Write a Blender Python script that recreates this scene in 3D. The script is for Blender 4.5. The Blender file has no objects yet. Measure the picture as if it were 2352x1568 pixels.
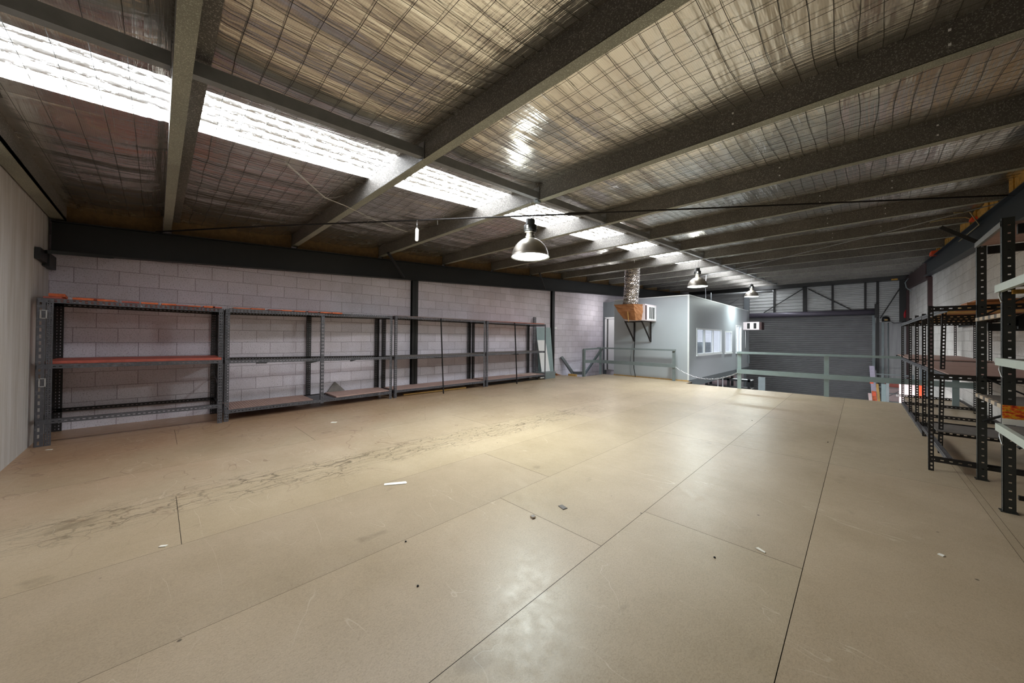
import bpy, bmesh, math, random
from mathutils import Vector, Matrix
random.seed(7)
sc = bpy.context.scene
COL = sc.collection

# ------------------------------------------------------------------ camera, world, exposure, big lights
CAMZ = 1.271
f_px, pit, rol, cy, yaw = 806.23, 0.009202, 0.008635, 767.91, 0.780197
cam = bpy.data.cameras.new('camera'); camo = bpy.data.objects.new('camera', cam); COL.objects.link(camo)
fw = Vector((math.cos(pit)*math.sin(-yaw), math.cos(pit)*math.cos(yaw), math.sin(pit)))
rr = Vector((math.cos(yaw), math.sin(yaw), 0)); uu = rr.cross(fw)
r2 = rr*math.cos(rol)+uu*math.sin(rol); u2 = -rr*math.sin(rol)+uu*math.cos(rol)
M = Matrix.Identity(4)
for i in range(3):
    M[i][0], M[i][1], M[i][2] = r2[i], u2[i], -fw[i]
M[2][3] = CAMZ
camo.matrix_world = M
cam.sensor_width = 36; cam.sensor_fit = 'HORIZONTAL'; cam.lens = f_px/2352*36
cam.shift_y = -(784-cy)/2352; cam.clip_start = 0.02; cam.clip_end = 200
sc.camera = camo
sc.view_settings.view_transform = 'Standard'; sc.view_settings.look = 'None'
sc.view_settings.gamma = 1; sc.view_settings.use_curve_mapping = False
sc.view_settings.exposure = 1.2
w = bpy.data.worlds.new('world'); sc.world = w; w.use_nodes = True
w.node_tree.nodes['Background'].inputs[0].default_value = (0.75, 0.85, 1, 1)
w.node_tree.nodes['Background'].inputs[1].default_value = 1.0
SKY_STRENGTH = 9.0
LAMP_W = 27.0

# ------------------------------------------------------------------ helpers
class MB:
    def __init__(s): s.bm = bmesh.new()
    def face(s, pts, mi=0):
        f = s.bm.faces.new([s.bm.verts.new(p) for p in pts]); f.material_index = mi; return f
    def hexa(s, p, mi=0):          # 8 pts: bottom 4 ccw, top 4 ccw
        v = [s.bm.verts.new(q) for q in p]
        for idx in ((3,2,1,0),(4,5,6,7),(0,1,5,4),(1,2,6,5),(2,3,7,6),(3,0,4,7)):
            f = s.bm.faces.new([v[i] for i in idx]); f.material_index = mi
        return s
    def box(s, x0, x1, y0, y1, z0, z1, mi=0):
        return s.hexa([(x0,y0,z0),(x1,y0,z0),(x1,y1,z0),(x0,y1,z0),(x0,y0,z1),(x1,y0,z1),(x1,y1,z1),(x0,y1,z1)], mi)
    def bar(s, a, b, w, h, up=(0,0,1), mi=0):   # rectangular bar from a to b
        a, b = Vector(a), Vector(b); d = (b-a).normalized(); up = Vector(up)
        sd = d.cross(up)
        if sd.length < 1e-4: sd = d.cross(Vector((1,0,0)))
        sd.normalize(); u = sd.cross(d).normalized()
        p = []
        for c in (a, b):
            for sx, sy in ((-1,-1),(1,-1),(1,1),(-1,1)):
                p.append(c+sd*sx*w/2+u*sy*h/2)
        return s.hexa([p[0],p[1],p[2],p[3],p[4],p[5],p[6],p[7]][0:4]+p[4:8], mi)
    def tube(s, pts, r, n=8, mi=0, cap=True):
        pts = [Vector(p) for p in pts]; rings = []
        rad = r if isinstance(r, (list, tuple)) else [r]*len(pts)
        ref = None
        for i, p in enumerate(pts):
            d = (pts[min(i+1,len(pts)-1)]-pts[max(i-1,0)]).normalized()
            if ref is None: ref = Vector((0,0,1)) if abs(d.z) < .9 else Vector((1,0,0))
            a = d.cross(ref).normalized(); b = a.cross(d).normalized(); ref = b
            rings.append([s.bm.verts.new(p+(a*math.cos(t)+b*math.sin(t))*rad[i]) for t in [2*math.pi*k/n for k in range(n)]])
        for i in range(len(rings)-1):
            for k in range(n):
                f = s.bm.faces.new((rings[i][k], rings[i][(k+1)%n], rings[i+1][(k+1)%n], rings[i+1][k])); f.smooth = True; f.material_index = mi
        if cap:
            for rg in (rings[0], rings[-1]):
                f = s.bm.faces.new(rg); f.material_index = mi
        return s
    def lathe(s, prof, c=(0,0,0), n=32, mi=0, a0=0):
        c = Vector(c); rings = []
        for r, z in prof:
            rings.append([s.bm.verts.new(c+Vector((r*math.cos(2*math.pi*k/n+a0), r*math.sin(2*math.pi*k/n+a0), z))) for k in range(n)])
        for i in range(len(rings)-1):
            for k in range(n):
                f = s.bm.faces.new((rings[i][k], rings[i][(k+1)%n], rings[i+1][(k+1)%n], rings[i+1][k])); f.smooth = True; f.material_index = mi
        return s
    def strip(s, o, u, v, n, W, L, t, cols=(), pitch=.04, hl=.018, hw=.009, v0=.02, mi=0):
        """perforated plate: origin o, width dir u, length dir v, thickness dir n"""
        o, u, v, n = Vector(o), Vector(u).normalized(), Vector(v).normalized(), Vector(n).normalized()
        us = [0.0]; holeu = []
        for c in cols: us += [c-hw/2, c+hw/2]; holeu.append(len(us)-2)
        us.append(W)
        vs = [0.0]; holev = []
        y = v0
        while cols and y+hl < L-.005:
            vs += [y, y+hl]; holev.append(len(vs)-2); y += pitch
        vs.append(L)
        hu, hv = set(holeu), set(holev)
        A = [[s.bm.verts.new(o+u*a+v*b) for b in vs] for a in us]
        B = [[s.bm.verts.new(o+u*a+v*b+n*t) for b in vs] for a in us]
        solid = lambda i, j: 0 <= i < len(us)-1 and 0 <= j < len(vs)-1 and not (i in hu and j in hv)
        for i in range(len(us)-1):
            for j in range(len(vs)-1):
                if not solid(i, j): continue
                fs = [s.bm.faces.new((A[i][j], A[i][j+1], A[i+1][j+1], A[i+1][j])), s.bm.faces.new((B[i][j], B[i+1][j], B[i+1][j+1], B[i][j+1]))]
                if not solid(i-1, j): fs.append(s.bm.faces.new((A[i][j], B[i][j], B[i][j+1], A[i][j+1])))
                if not solid(i+1, j): fs.append(s.bm.faces.new((A[i+1][j], A[i+1][j+1], B[i+1][j+1], B[i+1][j])))
                if not solid(i, j-1): fs.append(s.bm.faces.new((A[i][j], A[i+1][j], B[i+1][j], B[i][j])))
                if not solid(i, j+1): fs.append(s.bm.faces.new((A[i][j+1], B[i][j+1], B[i+1][j+1], A[i+1][j+1])))
                for f in fs: f.material_index = mi
        return s
    def build(s, name, mats, parent=None, normals=True):
        me = bpy.data.meshes.new(name)
        if normals: bmesh.ops.recalc_face_normals(s.bm, faces=s.bm.faces)
        s.bm.to_mesh(me); s.bm.free()
        for m in (mats if isinstance(mats, (list, tuple)) else [mats]): me.materials.append(m)
        o = bpy.data.objects.new(name, me); COL.objects.link(o)
        if parent is not None: o.parent = parent; o.matrix_parent_inverse = Matrix.Translation(-parent.location)
        return o

def tag(o, label, cat=None, group=None, kind=None):
    if label: o['label'] = label
    if cat: o['category'] = cat
    if group: o['group'] = group
    if kind: o['kind'] = kind
    return o
def thing(name, loc, label, cat, group=None):
    o = bpy.data.objects.new(name, None); COL.objects.link(o); o.location = loc; o.empty_display_size = .1
    return tag(o, label, cat, group)
def struct(o, label=None): o['kind'] = 'structure'; o['label'] = label or o.name.replace('_', ' '); return o
ORD = ['first','second','third','fourth','fifth','sixth','seventh','eighth','ninth','tenth','eleventh','twelfth','thirteenth','fourteenth','fifteenth','sixteenth']

# ------------------------------------------------------------------ materials
def lin(c):
    return tuple(((v/255)/12.92 if v/255 <= .04045 else ((v/255+.055)/1.055)**2.4) for v in c)+(1,)
class N:
    def __init__(s, name):
        s.m = bpy.data.materials.new(name); s.m.use_nodes = True; s.t = s.m.node_tree; s.b = s.t.nodes['Principled BSDF']
    def n(s, ty, **kw):
        nd = s.t.nodes.new(ty)
        for k, v in kw.items():
            if k.startswith('i_'):
                k = k[2:]; k = int(k) if k.isdigit() else k.replace('_', ' ')
                nd.inputs[k].default_value = v
            else: setattr(nd, k, v)
        return nd
    def l(s, a, b): s.t.links.new(a, b)
    def ramp(s, fac, stops, interp='LINEAR'):
        r = s.n('ShaderNodeValToRGB'); r.color_ramp.interpolation = interp
        e = r.color_ramp.elements
        while len(e) < len(stops): e.new(.5)
        for i, (p, c) in enumerate(stops):
            e[i].position = p; e[i].color = c if len(c) == 4 else c+(1,)
        s.l(fac, r.inputs[0]); return r.outputs[0]
    def mix(s, fac, a, b, mode='MIX'):
        x = s.n('ShaderNodeMix', data_type='RGBA', blend_type=mode)
        for k, v in ((0, fac), (6, a), (7, b)):
            if hasattr(v, 'node'): s.l(v, x.inputs[k])
            else: x.inputs[k].default_value = v
        return x.outputs[2]
    def math(s, op, a, b=None, c=None):
        x = s.n('ShaderNodeMath', operation=op)
        for k, v in enumerate((a, b, c)):
            if v is None: continue
            if hasattr(v, 'node'): s.l(v, x.inputs[k])
            else: x.inputs[k].default_value = v
        return x.outputs[0]
    def pos(s, scale=(1,1,1), loc=(0,0,0), coord='Position'):
        if coord == 'Position': o = s.n('ShaderNodeNewGeometry').outputs['Position']
        else: o = s.n('ShaderNodeTexCoord').outputs['Object']
        mp = s.n('ShaderNodeMapping'); s.l(o, mp.inputs[0]); mp.inputs['Scale'].default_value = scale; mp.inputs['Location'].default_value = loc
        return mp.outputs[0]
    def noise(s, vec, scale, detail=4, rough=.55, dist=0):
        x = s.n('ShaderNodeTexNoise', i_Scale=scale, i_Detail=detail, i_Roughness=rough, i_Distortion=dist); s.l(vec, x.inputs['Vector']); return x.outputs[0]
    def bump(s, h, strength=.3, dist=.01, prev=None):
        x = s.n('ShaderNodeBump', i_Strength=strength, i_Distance=dist); s.l(h, x.inputs['Height'])
        if prev is not None: s.l(prev, x.inputs['Normal'])
        return x.outputs[0]
    def set(s, **kw):
        for k, v in kw.items():
            k = k.replace('_', ' ')
            if hasattr(v, 'node'): s.l(v, s.b.inputs[k])
            else: s.b.inputs[k].default_value = v
        return s.m
BLK = (0,0,0,1); WHT = (1,1,1,1)

def simple(name, rgb, rough=.6, metal=0, var=.12, scale=9, bump=0):
    n = N(name); c = lin(rgb); p = n.pos()
    ns = n.noise(p, scale, 5, .6)
    dark = tuple(v*(1-var) for v in c[:3])+(1,); lite = tuple(min(1, v*(1+var)) for v in c[:3])+(1,)
    n.set(Base_Color=n.ramp(ns, [(.3, dark), (.7, lite)]), Roughness=rough, Metallic=metal)
    if bump: n.set(Normal=n.bump(ns, bump, .01))
    return n.m

def galvanised(name, c1, c2, rough=.5, metal=.4, sc_=260):
    n = N(name); p = n.pos(); v = n.n('ShaderNodeTexVoronoi', i_Scale=sc_); n.l(p, v.inputs['Vector'])
    sep = n.n('ShaderNodeSeparateColor'); n.l(v.outputs['Color'], sep.inputs[0])
    spk = n.ramp(sep.outputs[0], [(0, lin(c1)), (.75, lin(c1)), (1, lin(c2))])
    big = n.ramp(n.noise(p, 1.7, 4), [(.3, (.75,.75,.75)), (.7, (1.1,1.1,1.1))])
    n.set(Base_Color=n.mix(1.0, spk, big, 'MULTIPLY'), Roughness=rough, Metallic=metal); return n.m

def blockwall(name, axis, c1, c2, mortar, off=(0,0), clean=False):
    """concrete block masonry, world coordinates; axis 'Y' for walls along Y, 'X' for walls along X"""
    n = N(name); g = n.n('ShaderNodeNewGeometry'); sx = n.n('ShaderNodeSeparateXYZ'); n.l(g.outputs['Position'], sx.inputs[0])
    cb = n.n('ShaderNodeCombineXYZ')
    a = n.math('ADD', sx.outputs[1 if axis == 'Y' else 0], off[0]); b = n.math('ADD', sx.outputs[2], off[1])
    n.l(a, cb.inputs[0]); n.l(b, cb.inputs[1])
    pz = g.outputs['Position']
    wob = n.n('ShaderNodeVectorMath', operation='MULTIPLY_ADD'); nn = n.n('ShaderNodeTexNoise', i_Scale=3.0, i_Detail=3.0); n.l(pz, nn.inputs['Vector'])
    n.l(nn.outputs['Color'], wob.inputs[0]); wob.inputs[1].default_value = (.012,.012,0); n.l(cb.outputs[0], wob.inputs[2])
    br = n.n('ShaderNodeTexBrick', offset=.5, squash=1.0)
    br.inputs['Scale'].default_value = 1; br.inputs['Brick Width'].default_value = .4025; br.inputs['Row Height'].default_value = .2014
    br.inputs['Mortar Size'].default_value = .0042; br.inputs['Mortar Smooth'].default_value = .35; br.inputs['Bias'].default_value = 0
    br.inputs['Color1'].default_value = lin(c1); br.inputs['Color2'].default_value = lin(c2); br.inputs['Mortar'].default_value = lin(mortar)
    n.l(wob.outputs[0], br.inputs['Vector'])
    speck = n.ramp(n.noise(pz, 70, 4, .75), [(.32, (.45,.43,.43)), (.46, (1,1,1)), (.75, (1.1,1.1,1.1))])
    patch = n.ramp(n.noise(pz, 1.1, 5, .6), [(.3, (.86,.84,.82)), (.65, (1.05,1.05,1.06))])
    pits = n.ramp(n.noise(pz, 38, 2, .5), [(.22, (.45,.45,.45)), (.30, (1,1,1))])
    c = n.mix(1.0, br.outputs[0], speck, 'MULTIPLY'); c = n.mix(1.0, c, patch, 'MULTIPLY'); c = n.mix(.8, c, pits, 'MULTIPLY')
    h = n.math('SUBTRACT', n.math('MULTIPLY', n.noise(pz, 60, 4, .7), .35), br.outputs['Fac'])
    n.set(Base_Color=c, Roughness=.9, Normal=n.bump(h, .55, .006)); return n.m

def concrete(name, base, streak):
    n = N(name); p = n.pos(); st = n.noise(n.pos(scale=(5,5,.35)), 2.2, 5, .6)
    sp = n.ramp(n.noise(p, 60, 3, .6), [(.25, (.8,.8,.8)), (.4, (1,1,1))])
    pit = n.ramp(n.noise(n.pos(scale=(1,1,.4)), 7, 2, .4), [(.2, (.5,.5,.5)), (.24, (1,1,1))])
    c = n.ramp(st, [(.3, lin(streak)), (.6, lin(base))])
    c = n.mix(1, c, sp, 'MULTIPLY'); c = n.mix(1, c, pit, 'MULTIPLY')
    n.set(Base_Color=c, Roughness=.85, Normal=n.bump(n.noise(p, 25, 5), .12, .01)); return n.m

def floor_mat():
    n = N('particleboard_floor'); p = n.pos()
    at = n.n('ShaderNodeAttribute', attribute_name='tint'); tint = at.outputs['Color']
    base = n.ramp(n.noise(p, 1.3, 5, .6), [(.3, lin((172,154,129))), (.7, lin((190,172,148)))])
    fib = n.ramp(n.noise(p, 160, 3, .8), [(.3, (.78,.76,.72)), (.5, (1,1,1)), (.75, (1.10,1.10,1.10))])
    flake = n.n('ShaderNodeTexVoronoi', i_Scale=240.0); n.l(n.pos(scale=(1,.45,1)), flake.inputs['Vector'])
    sepf = n.n('ShaderNodeSeparateColor'); n.l(flake.outputs['Color'], sepf.inputs[0])
    fl = n.ramp(sepf.outputs[0], [(0, (.88,.86,.83)), (.5, (1,1,1)), (1, (1.07,1.07,1.06))])
    c = n.mix(1, base, tint, 'MULTIPLY'); c = n.mix(.8, c, fib, 'MULTIPLY'); c = n.mix(.7, c, fl, 'MULTIPLY')
    # reddish cast of the light put into the floor colour at the left end
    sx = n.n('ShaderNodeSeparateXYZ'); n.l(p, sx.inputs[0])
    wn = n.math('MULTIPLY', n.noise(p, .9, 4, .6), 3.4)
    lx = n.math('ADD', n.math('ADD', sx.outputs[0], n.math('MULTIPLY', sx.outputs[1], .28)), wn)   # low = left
    left_cast = n.ramp(n.math('MULTIPLY_ADD', lx, -.24, -.52), [(.0, (0,0,0)), (.55, (1,1,1))])
    c = n.mix(left_cast, c, n.mix(1, c, (.86,.70,.63,1), 'MULTIPLY'))
    # long strip of overlapping dried drip rings
    px = n.math('ADD', n.math('MULTIPLY', sx.outputs[1], -.05), n.math('ADD', sx.outputs[0], 3.72))
    band = n.math('SUBTRACT', 1.0, n.math('MULTIPLY', n.math('ABSOLUTE', n.math('ADD', px, n.math('MULTIPLY', n.math('SUBTRACT', n.noise(n.pos(scale=(.3,1,1)), 1.2, 2), .5), .4))), 3.0))
    bandc = n.ramp(band, [(.0, (0,0,0)), (.45, (1,1,1))])
    def cells(sc_, loc):
        wv = n.n('ShaderNodeVectorMath', operation='MULTIPLY_ADD'); nz = n.n('ShaderNodeTexNoise', i_Scale=9.0, i_Detail=3.0); n.l(p, nz.inputs['Vector'])
        n.l(nz.outputs['Color'], wv.inputs[0]); wv.inputs[1].default_value = (.10,.10,0); n.l(n.pos(scale=(1,.30,1), loc=loc), wv.inputs[2])
        vo = n.n('ShaderNodeTexVoronoi', feature='DISTANCE_TO_EDGE', i_Scale=sc_, i_Randomness=1.0); n.l(wv.outputs[0], vo.inputs['Vector']); return vo.outputs['Distance']
    rings = n.math('MINIMUM', cells(9.0, (0,0,0)), n.math('MULTIPLY', cells(14.0, (3,5,0)), 1.4))
    rl = n.ramp(rings, [(.0, (1,1,1)), (.012, (.75,.75,.75)), (.045, (0,0,0))])
    yr = n.ramp(n.math('MULTIPLY_ADD', sx.outputs[1], .1, .2), [(.09, (.0,.0,.0)), (.2, (1,1,1)), (.70, (1,1,1)), (.8, (0,0,0))])
    thin = n.ramp(n.noise(n.pos(scale=(1,.5,1)), 3.2, 3), [(.28, (0,0,0)), (.46, (1,1,1))])
    m = n.mix(1, n.mix(1, n.mix(1, rl, bandc, 'MULTIPLY'), yr, 'MULTIPLY'), thin, 'MULTIPLY')
    c = n.mix(n.math('MULTIPLY', m, .72), c, lin((74,62,46)))
    # wandering water stains over the left part
    q = n.noise(p, .75, 3, .55, .9)
    ws = n.ramp(n.math('ABSOLUTE', n.math('SUBTRACT', q, .56)), [(.0, (1,1,1)), (.0035, (0,0,0))])
    wm = n.ramp(n.math('MULTIPLY', sx.outputs[0], -.2), [(.55, (0,0,0)), (.8, (1,1,1))])
    c = n.mix(n.math('MULTIPLY', n.mix(1, ws, wm, 'MULTIPLY'), .5), c, lin((112,78,56)))
    # scuffs and pale scratches
    sc1 = n.noise(n.pos(scale=(.3,1,1)), 1.9, 3, .5, 1.2)
    sl = n.ramp(n.math('ABSOLUTE', n.math('SUBTRACT', sc1, .53)), [(.0, (1,1,1)), (.0022, (0,0,0))])
    sm = n.ramp(n.noise(p, 1.9, 2), [(.48, (0,0,0)), (.6, (1,1,1))])
    c = n.mix(n.math('MULTIPLY', n.mix(1, sl, sm, 'MULTIPLY'), .32), c, lin((236,226,208)))
    bl = n.ramp(n.noise(n.pos(scale=(1,.55,1), loc=(5,1,0)), 4.2, 3, .45), [(.70, (0,0,0)), (.76, (1,1,1))])
    c = n.mix(n.math('MULTIPLY', bl, .35), c, lin((120,104,82)))
    dots = n.n('ShaderNodeTexVoronoi', i_Scale=3.0); n.l(p, dots.inputs['Vector'])
    dm = n.ramp(dots.outputs['Distance'], [(.018, (1,1,1)), (.03, (0,0,0))])
    c = n.mix(n.math('MULTIPLY', dm, .8), c, lin((60,50,40)))
    rg = n.ramp(n.noise(p, 14, 4, .6), [(.3, (.32,.32,.32)), (.7, (.44,.44,.44))])
    hb = n.noise(p, 150, 3, .8)
    n.set(Base_Color=c, Roughness=rg, Normal=n.bump(hb, .12, .004)); n.b.inputs['Specular IOR Level'].default_value = .45
    return n.m

def foil_mat():
    n = N('foil_insulation'); p = n.pos()
    c = n.ramp(n.noise(p, .7, 4, .6), [(.3, lin((222,217,207))), (.7, lin((240,237,230)))])
    scr = n.n('ShaderNodeTexBrick', offset=0.0); scr.inputs['Scale'].default_value = 1; scr.inputs['Brick Width'].default_value = .012; scr.inputs['Row Height'].default_value = .012
    scr.inputs['Mortar Size'].default_value = .0012; scr.inputs['Color1'].default_value = WHT; scr.inputs['Color2'].default_value = WHT; scr.inputs['Mortar'].default_value = (.72,.72,.7,1)
    n.l(p, scr.inputs['Vector'])
    c = n.mix(.5, c, scr.outputs[0], 'MULTIPLY')
    # creases running across the sheets plus fine crumple parallel to the purlins
    w1 = n.noise(n.pos(scale=(3.2,.38,1)), 1.5, 4, .55, .4)
    w2 = n.noise(n.pos(scale=(.45,9,1)), 3.2, 4, .6, .3)
    w3 = n.noise(p, 7, 4, .6, .5)
    sx = n.n('ShaderNodeSeparateXYZ'); n.l(p, sx.inputs[0])
    ph = n.math('FRACT', n.math('MULTIPLY_ADD', sx.outputs[1], 1/1.64, 10-.08/1.64))
    edge = n.ramp(ph, [(.0, (.9,.9,.9)), (.2, (.12,.12,.12)), (.62, (.12,.12,.12)), (.85, (1,1,1))])
    h = n.math('ADD', n.math('ADD', n.math('MULTIPLY', w1, 1.0), n.math('MULTIPLY', n.math('MULTIPLY', w2, .34), edge)), n.math('MULTIPLY', w3, .07))
    rg = n.ramp(n.noise(p, 2.3, 3), [(.3, (.2,.2,.2)), (.7, (.3,.3,.3))])
    n.set(Base_Color=c, Metallic=.92, Roughness=rg, Normal=n.bump(h, 1.0, .028)); return n.m

def skylight_mat():
    n = N('skylight_sheet'); g = n.n('ShaderNodeNewGeometry'); sx = n.n('ShaderNodeSeparateXYZ'); n.l(g.outputs['Position'], sx.inputs[0])
    ph = n.math('MULTIPLY', sx.outputs[0], 2*math.pi/.14)
    s_ = n.math('MULTIPLY_ADD', n.math('SINE', ph), .5, .5)
    flk = n.noise(n.pos(scale=(1,.24,1)), 48, 3, .6, .3)
    dirt = n.math('MULTIPLY', n.ramp(s_, [(.45, (1,1,1)), (.85, (0,0,0))]), n.ramp(flk, [(.44, (0,0,0)), (.46, (1,1,1))]))
    fine = n.ramp(n.noise(n.pos(scale=(1,.3,1)), 110, 3, .7), [(.50, (.02,.02,.02)), (.52, (1,1,1))])
    fine = n.mix(n.ramp(s_, [(.55, (0,0,0)), (.62, (1,1,1))]), fine, (1,1,1,1))
    e = n.mix(dirt, (1,1,1,1), (.012,.012,.012,1)); e = n.mix(1, e, fine, 'MULTIPLY')
    n.set(Base_Color=(.8,.8,.8,1), Roughness=.5, Emission_Color=n.mix(1, e, (.93,.965,1,1), 'MULTIPLY'), Emission_Strength=SKY_STRENGTH); return n.m

def corrugated(name, rgb, pitch, dark=.35, rough=.45, metal=.3):
    n = N(name); c = lin(rgb); p = n.pos()
    n.set(Base_Color=n.ramp(n.noise(p, 2.5, 4), [(.3, tuple(v*.85 for v in c[:3])+(1,)), (.7, c)]), Roughness=rough, Metallic=metal); return n.m

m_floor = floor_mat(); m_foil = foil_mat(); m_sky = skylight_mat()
m_block = blockwall('grey_block_masonry', 'Y', (206,200,210), (222,216,226), (156,148,156), off=(.587-.201+4.025, -.155+2.014))
m_blockR = blockwall('pale_block_masonry', 'Y', (206,202,198), (218,215,211), (160,156,152), off=(.13, -.080+2.014))
m_conc = concrete('precast_concrete', (198,194,192), (172,164,156))
m_conclow = concrete('precast_grey', (168,168,170), (150,150,152))
m_lowfloor = concrete('slab_concrete', (120,118,115), (100,98,95))
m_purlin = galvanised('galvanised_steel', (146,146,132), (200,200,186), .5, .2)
m_purlind = galvanised('shaded_galvanised_steel', (100,97,93), (170,166,160), .6, .2, 200)  # purlin web: shade put into a darker copy of the flange steel
m_black = simple('black_painted_steel', (26,26,26), .5, .1)
m_rafter = simple('dark_rafter_paint', (24,25,26), .5, .2)
m_navy = simple('navy_rafter_paint', (28,36,44), .45, .2)
m_redblk = simple('maroon_primer', (58,34,34), .6)
m_strut = simple('bridging_steel', (132,134,136), .45, .2)
m_wire = simple('mesh_wire', (62,56,46), .5, .3)
m_office = simple('grey_painted_panel', (166,172,178), .42, 0, .02, 1.5)
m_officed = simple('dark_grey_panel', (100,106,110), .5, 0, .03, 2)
m_trimw = simple('white_aluminium', (226,230,232), .4, .1, .03)
m_white = simple('white_paint', (232,232,234), .5, 0, .02)
m_rail = simple('sage_painted_steel', (148,166,168), .5, .1, .08, 6)
m_raild = simple('grey_green_painted_steel', (118,128,130), .5, .1, .1, 6)
m_ang = galvanised('grey_slotted_angle', (92,92,98), (112,112,120), .5, .3, 60)
m_angd = simple('dark_slotted_angle', (44,42,44), .5, .3, .15)  # dark bars; back posts too, with shade put into their colour
m_angb = simple('black_slotted_angle', (38,35,34), .5, .2, .2)
m_up = simple('charcoal_upright', (46,47,44), .5, .1, .06)
m_beamw = simple('pale_green_white_beam', (196,206,198), .4, 0, .04)
m_shelf = simple('pinkish_particleboard', (172,142,134), .7, 0, .1, 14)
m_shelfgrey = simple('grey_brown_board', (112,106,102), .7, 0, .15, 14)
m_orange = simple('orange_painted_timber', (206,100,54), .6, 0, .3, 20)
m_redtim = simple('red_painted_timber', (170,84,70), .55, 0, .22, 12)
m_timber = simple('raw_timber', (196,156,92), .7, 0, .15, 14)
m_curtain = corrugated('grey_roller_curtain', (128,129,130), .07)
m_drum = simple('mauve_grey_drum', (96,92,104), .4, .3, .06)
m_clad = corrugated('zincalume_cladding', (176,178,178), .1, metal=.35)
m_cladd = corrugated('dark_cladding_sheet', (110,112,112), .1, metal=.3)  # darker grey for the roof sheeting
m_card = simple('brown_cardboard', (150,100,62), .8, 0, .18, 9)
m_ac = simple('pinkish_white_casing', (220,208,212), .4, 0, .03)
m_slot = simple('black_slot', (14,14,16), .6)
m_alu = simple('spun_aluminium', (140,134,126), .42, .7, .15, 5)
m_foild = simple('crinkled_duct_foil', (190,184,180), .22, .95, .1, 20)
m_yellow = simple('yellow_glasswool', (170,128,52), .9, 0, .35, 22, .5)
m_brownblk = simple('brown_infill', (96,74,44), .9, 0, .3, 12, .3)
m_cable = simple('black_cable', (16,16,16), .5)
m_cablel = simple('cream_cable', (176,160,120), .6)
m_rusttim = simple('orange_brown_timber', (176,112,62), .7, 0, .2, 12)
m_org2 = simple('orange_plastic', (230,84,40), .5)
m_paper = simple('white_paper', (240,236,226), .8, 0, .03)
m_web = simple('cobweb_thread', (205,200,185), .8)
m_pinkw = simple('pink_white_board', (206,184,184), .6, 0, .1, 4)
m_lilac = simple('lilac_board', (160,152,172), .5)
m_bracket = simple('rusty_black_bracket', (34,30,30), .6, .2)
m_red = simple('red_paint', (170,22,34), .5)
m_chain = simple('chain_steel', (200,202,204), .3, .8)
m_gap = simple('joint_gap', (46,38,28), .9)
def emis(name, col, st):
    n = N(name); n.set(Base_Color=BLK, Emission_Color=col, Emission_Strength=st); return n.m
m_lens = emis('lamp_lens', (.88,1,.97,1), 14)
def glass():
    n = N('window_glass'); n.set(Base_Color=(.85,.9,.95,1), Roughness=.03, Transmission_Weight=.92, IOR=1.1); return n.m
m_glass = glass()
def sticker():
    n = N('flame_sticker'); p = n.pos()
    n.set(Base_Color=n.ramp(n.noise(n.pos(scale=(1,1,2)), 30, 3), [(.3, lin((120,20,16))), (.45, lin((220,70,20))), (.6, lin((240,180,40))), (.72, lin((60,20,18)))]), Roughness=.4); return n.m
m_sticker = sticker()
def taped():
    n = N('taped_timber_edge'); g = n.pos(); sx = n.n('ShaderNodeSeparateXYZ'); n.l(g, sx.inputs[0])
    b = n.math('SINE', n.math('MULTIPLY', sx.outputs[1], 34.0)); f = n.ramp(b, [(.25, (0,0,0)), (.3, (1,1,1))])
    n.set(Base_Color=n.mix(f, lin((200,182,160)), lin((110,106,104))), Roughness=.7); return n.m
m_tape = taped()

# ------------------------------------------------------------------ setting
XL, XR, YB, YF = -7.47, 1.55, -1.0, 23.4
S = .0535
zr = lambda y: 2.83+S*y          # purlin soffit
ZLOW = -2.6

# mezzanine floor: sheets 0.9 m wide laid along Y, joints staggered
b = MB(); lay = b.bm.loops.layers.float_color.new('tint')
rows = []
x = -.2247
edges = [x+.9*k for k in range(-8, 3)]
edges[0] = XL-.02; edges[-1] = XR+.02
joints = {0: [2.6, 7.4], 1: [.178, 4.98, 9.4], 2: [1.374, 6.17], 3: [3.4, 8.2], 4: [.12, 4.94, 9.7], 5: [2.54, 7.34], 6: [1.93, 4.865, 9.2], 7: [2.54, 4.90, 7.10, 9.5], 8: [4.90, 9.3], 9: [-.3, 6.5]}
def edge_y(x): return 10.72 if -3.55 < x < .72 else (12.05 if x >= .72 else 11.25)
def sheet(xa, xb, ya, yb, t):
    g = .0010
    col = (t[0], t[1], t[2], 1)
    ga = .0016 if abs(xa+1.125) < .02 or abs(xa+.225) < .02 else g
    gb = .0016 if abs(xb+1.125) < .02 or abs(xb+.225) < .02 else g
    v = [b.bm.verts.new(q) for q in ((xa+ga,ya+.0016,0),(xb-gb,ya+.0016,0),(xb-gb,yb-.0016,0),(xa+ga,yb-.0016,0))]
    f = b.bm.faces.new(v)
    for l in f.loops: l[lay] = col
for r in range(len(edges)-1):
    xa, xb = edges[r], edges[r+1]
    cuts = sorted(joints.get(r, [.9+.6*(r%3)]))
    ys = [YB-.02]
    ys += cuts+[13]
    # split rows at the jogs of the floor edge
    segs = [(xa, xb)]
    for jx in (-6.5, -3.55, .72):
        segs = [q for (p0, p1) in segs for q in (((p0, jx), (jx, p1)) if p0 < jx < p1 else ((p0, p1),))]
    for i in range(len(ys)-1):
        k = random.uniform(.94, 1.04); t = (k, k*random.uniform(.985, 1.01), k*random.uniform(.96, 1.01))
        for (p0, p1) in segs:
            ye = edge_y((p0+p1)/2)
            if (p0+p1)/2 < -6.5: ye = 9.85
            ya, yb = ys[i], min(ys[i+1], ye)
            if yb > ya+.01: sheet(p0, p1, ya, yb, t)
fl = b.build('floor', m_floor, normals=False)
for p in fl.data.polygons:
    pass
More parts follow.
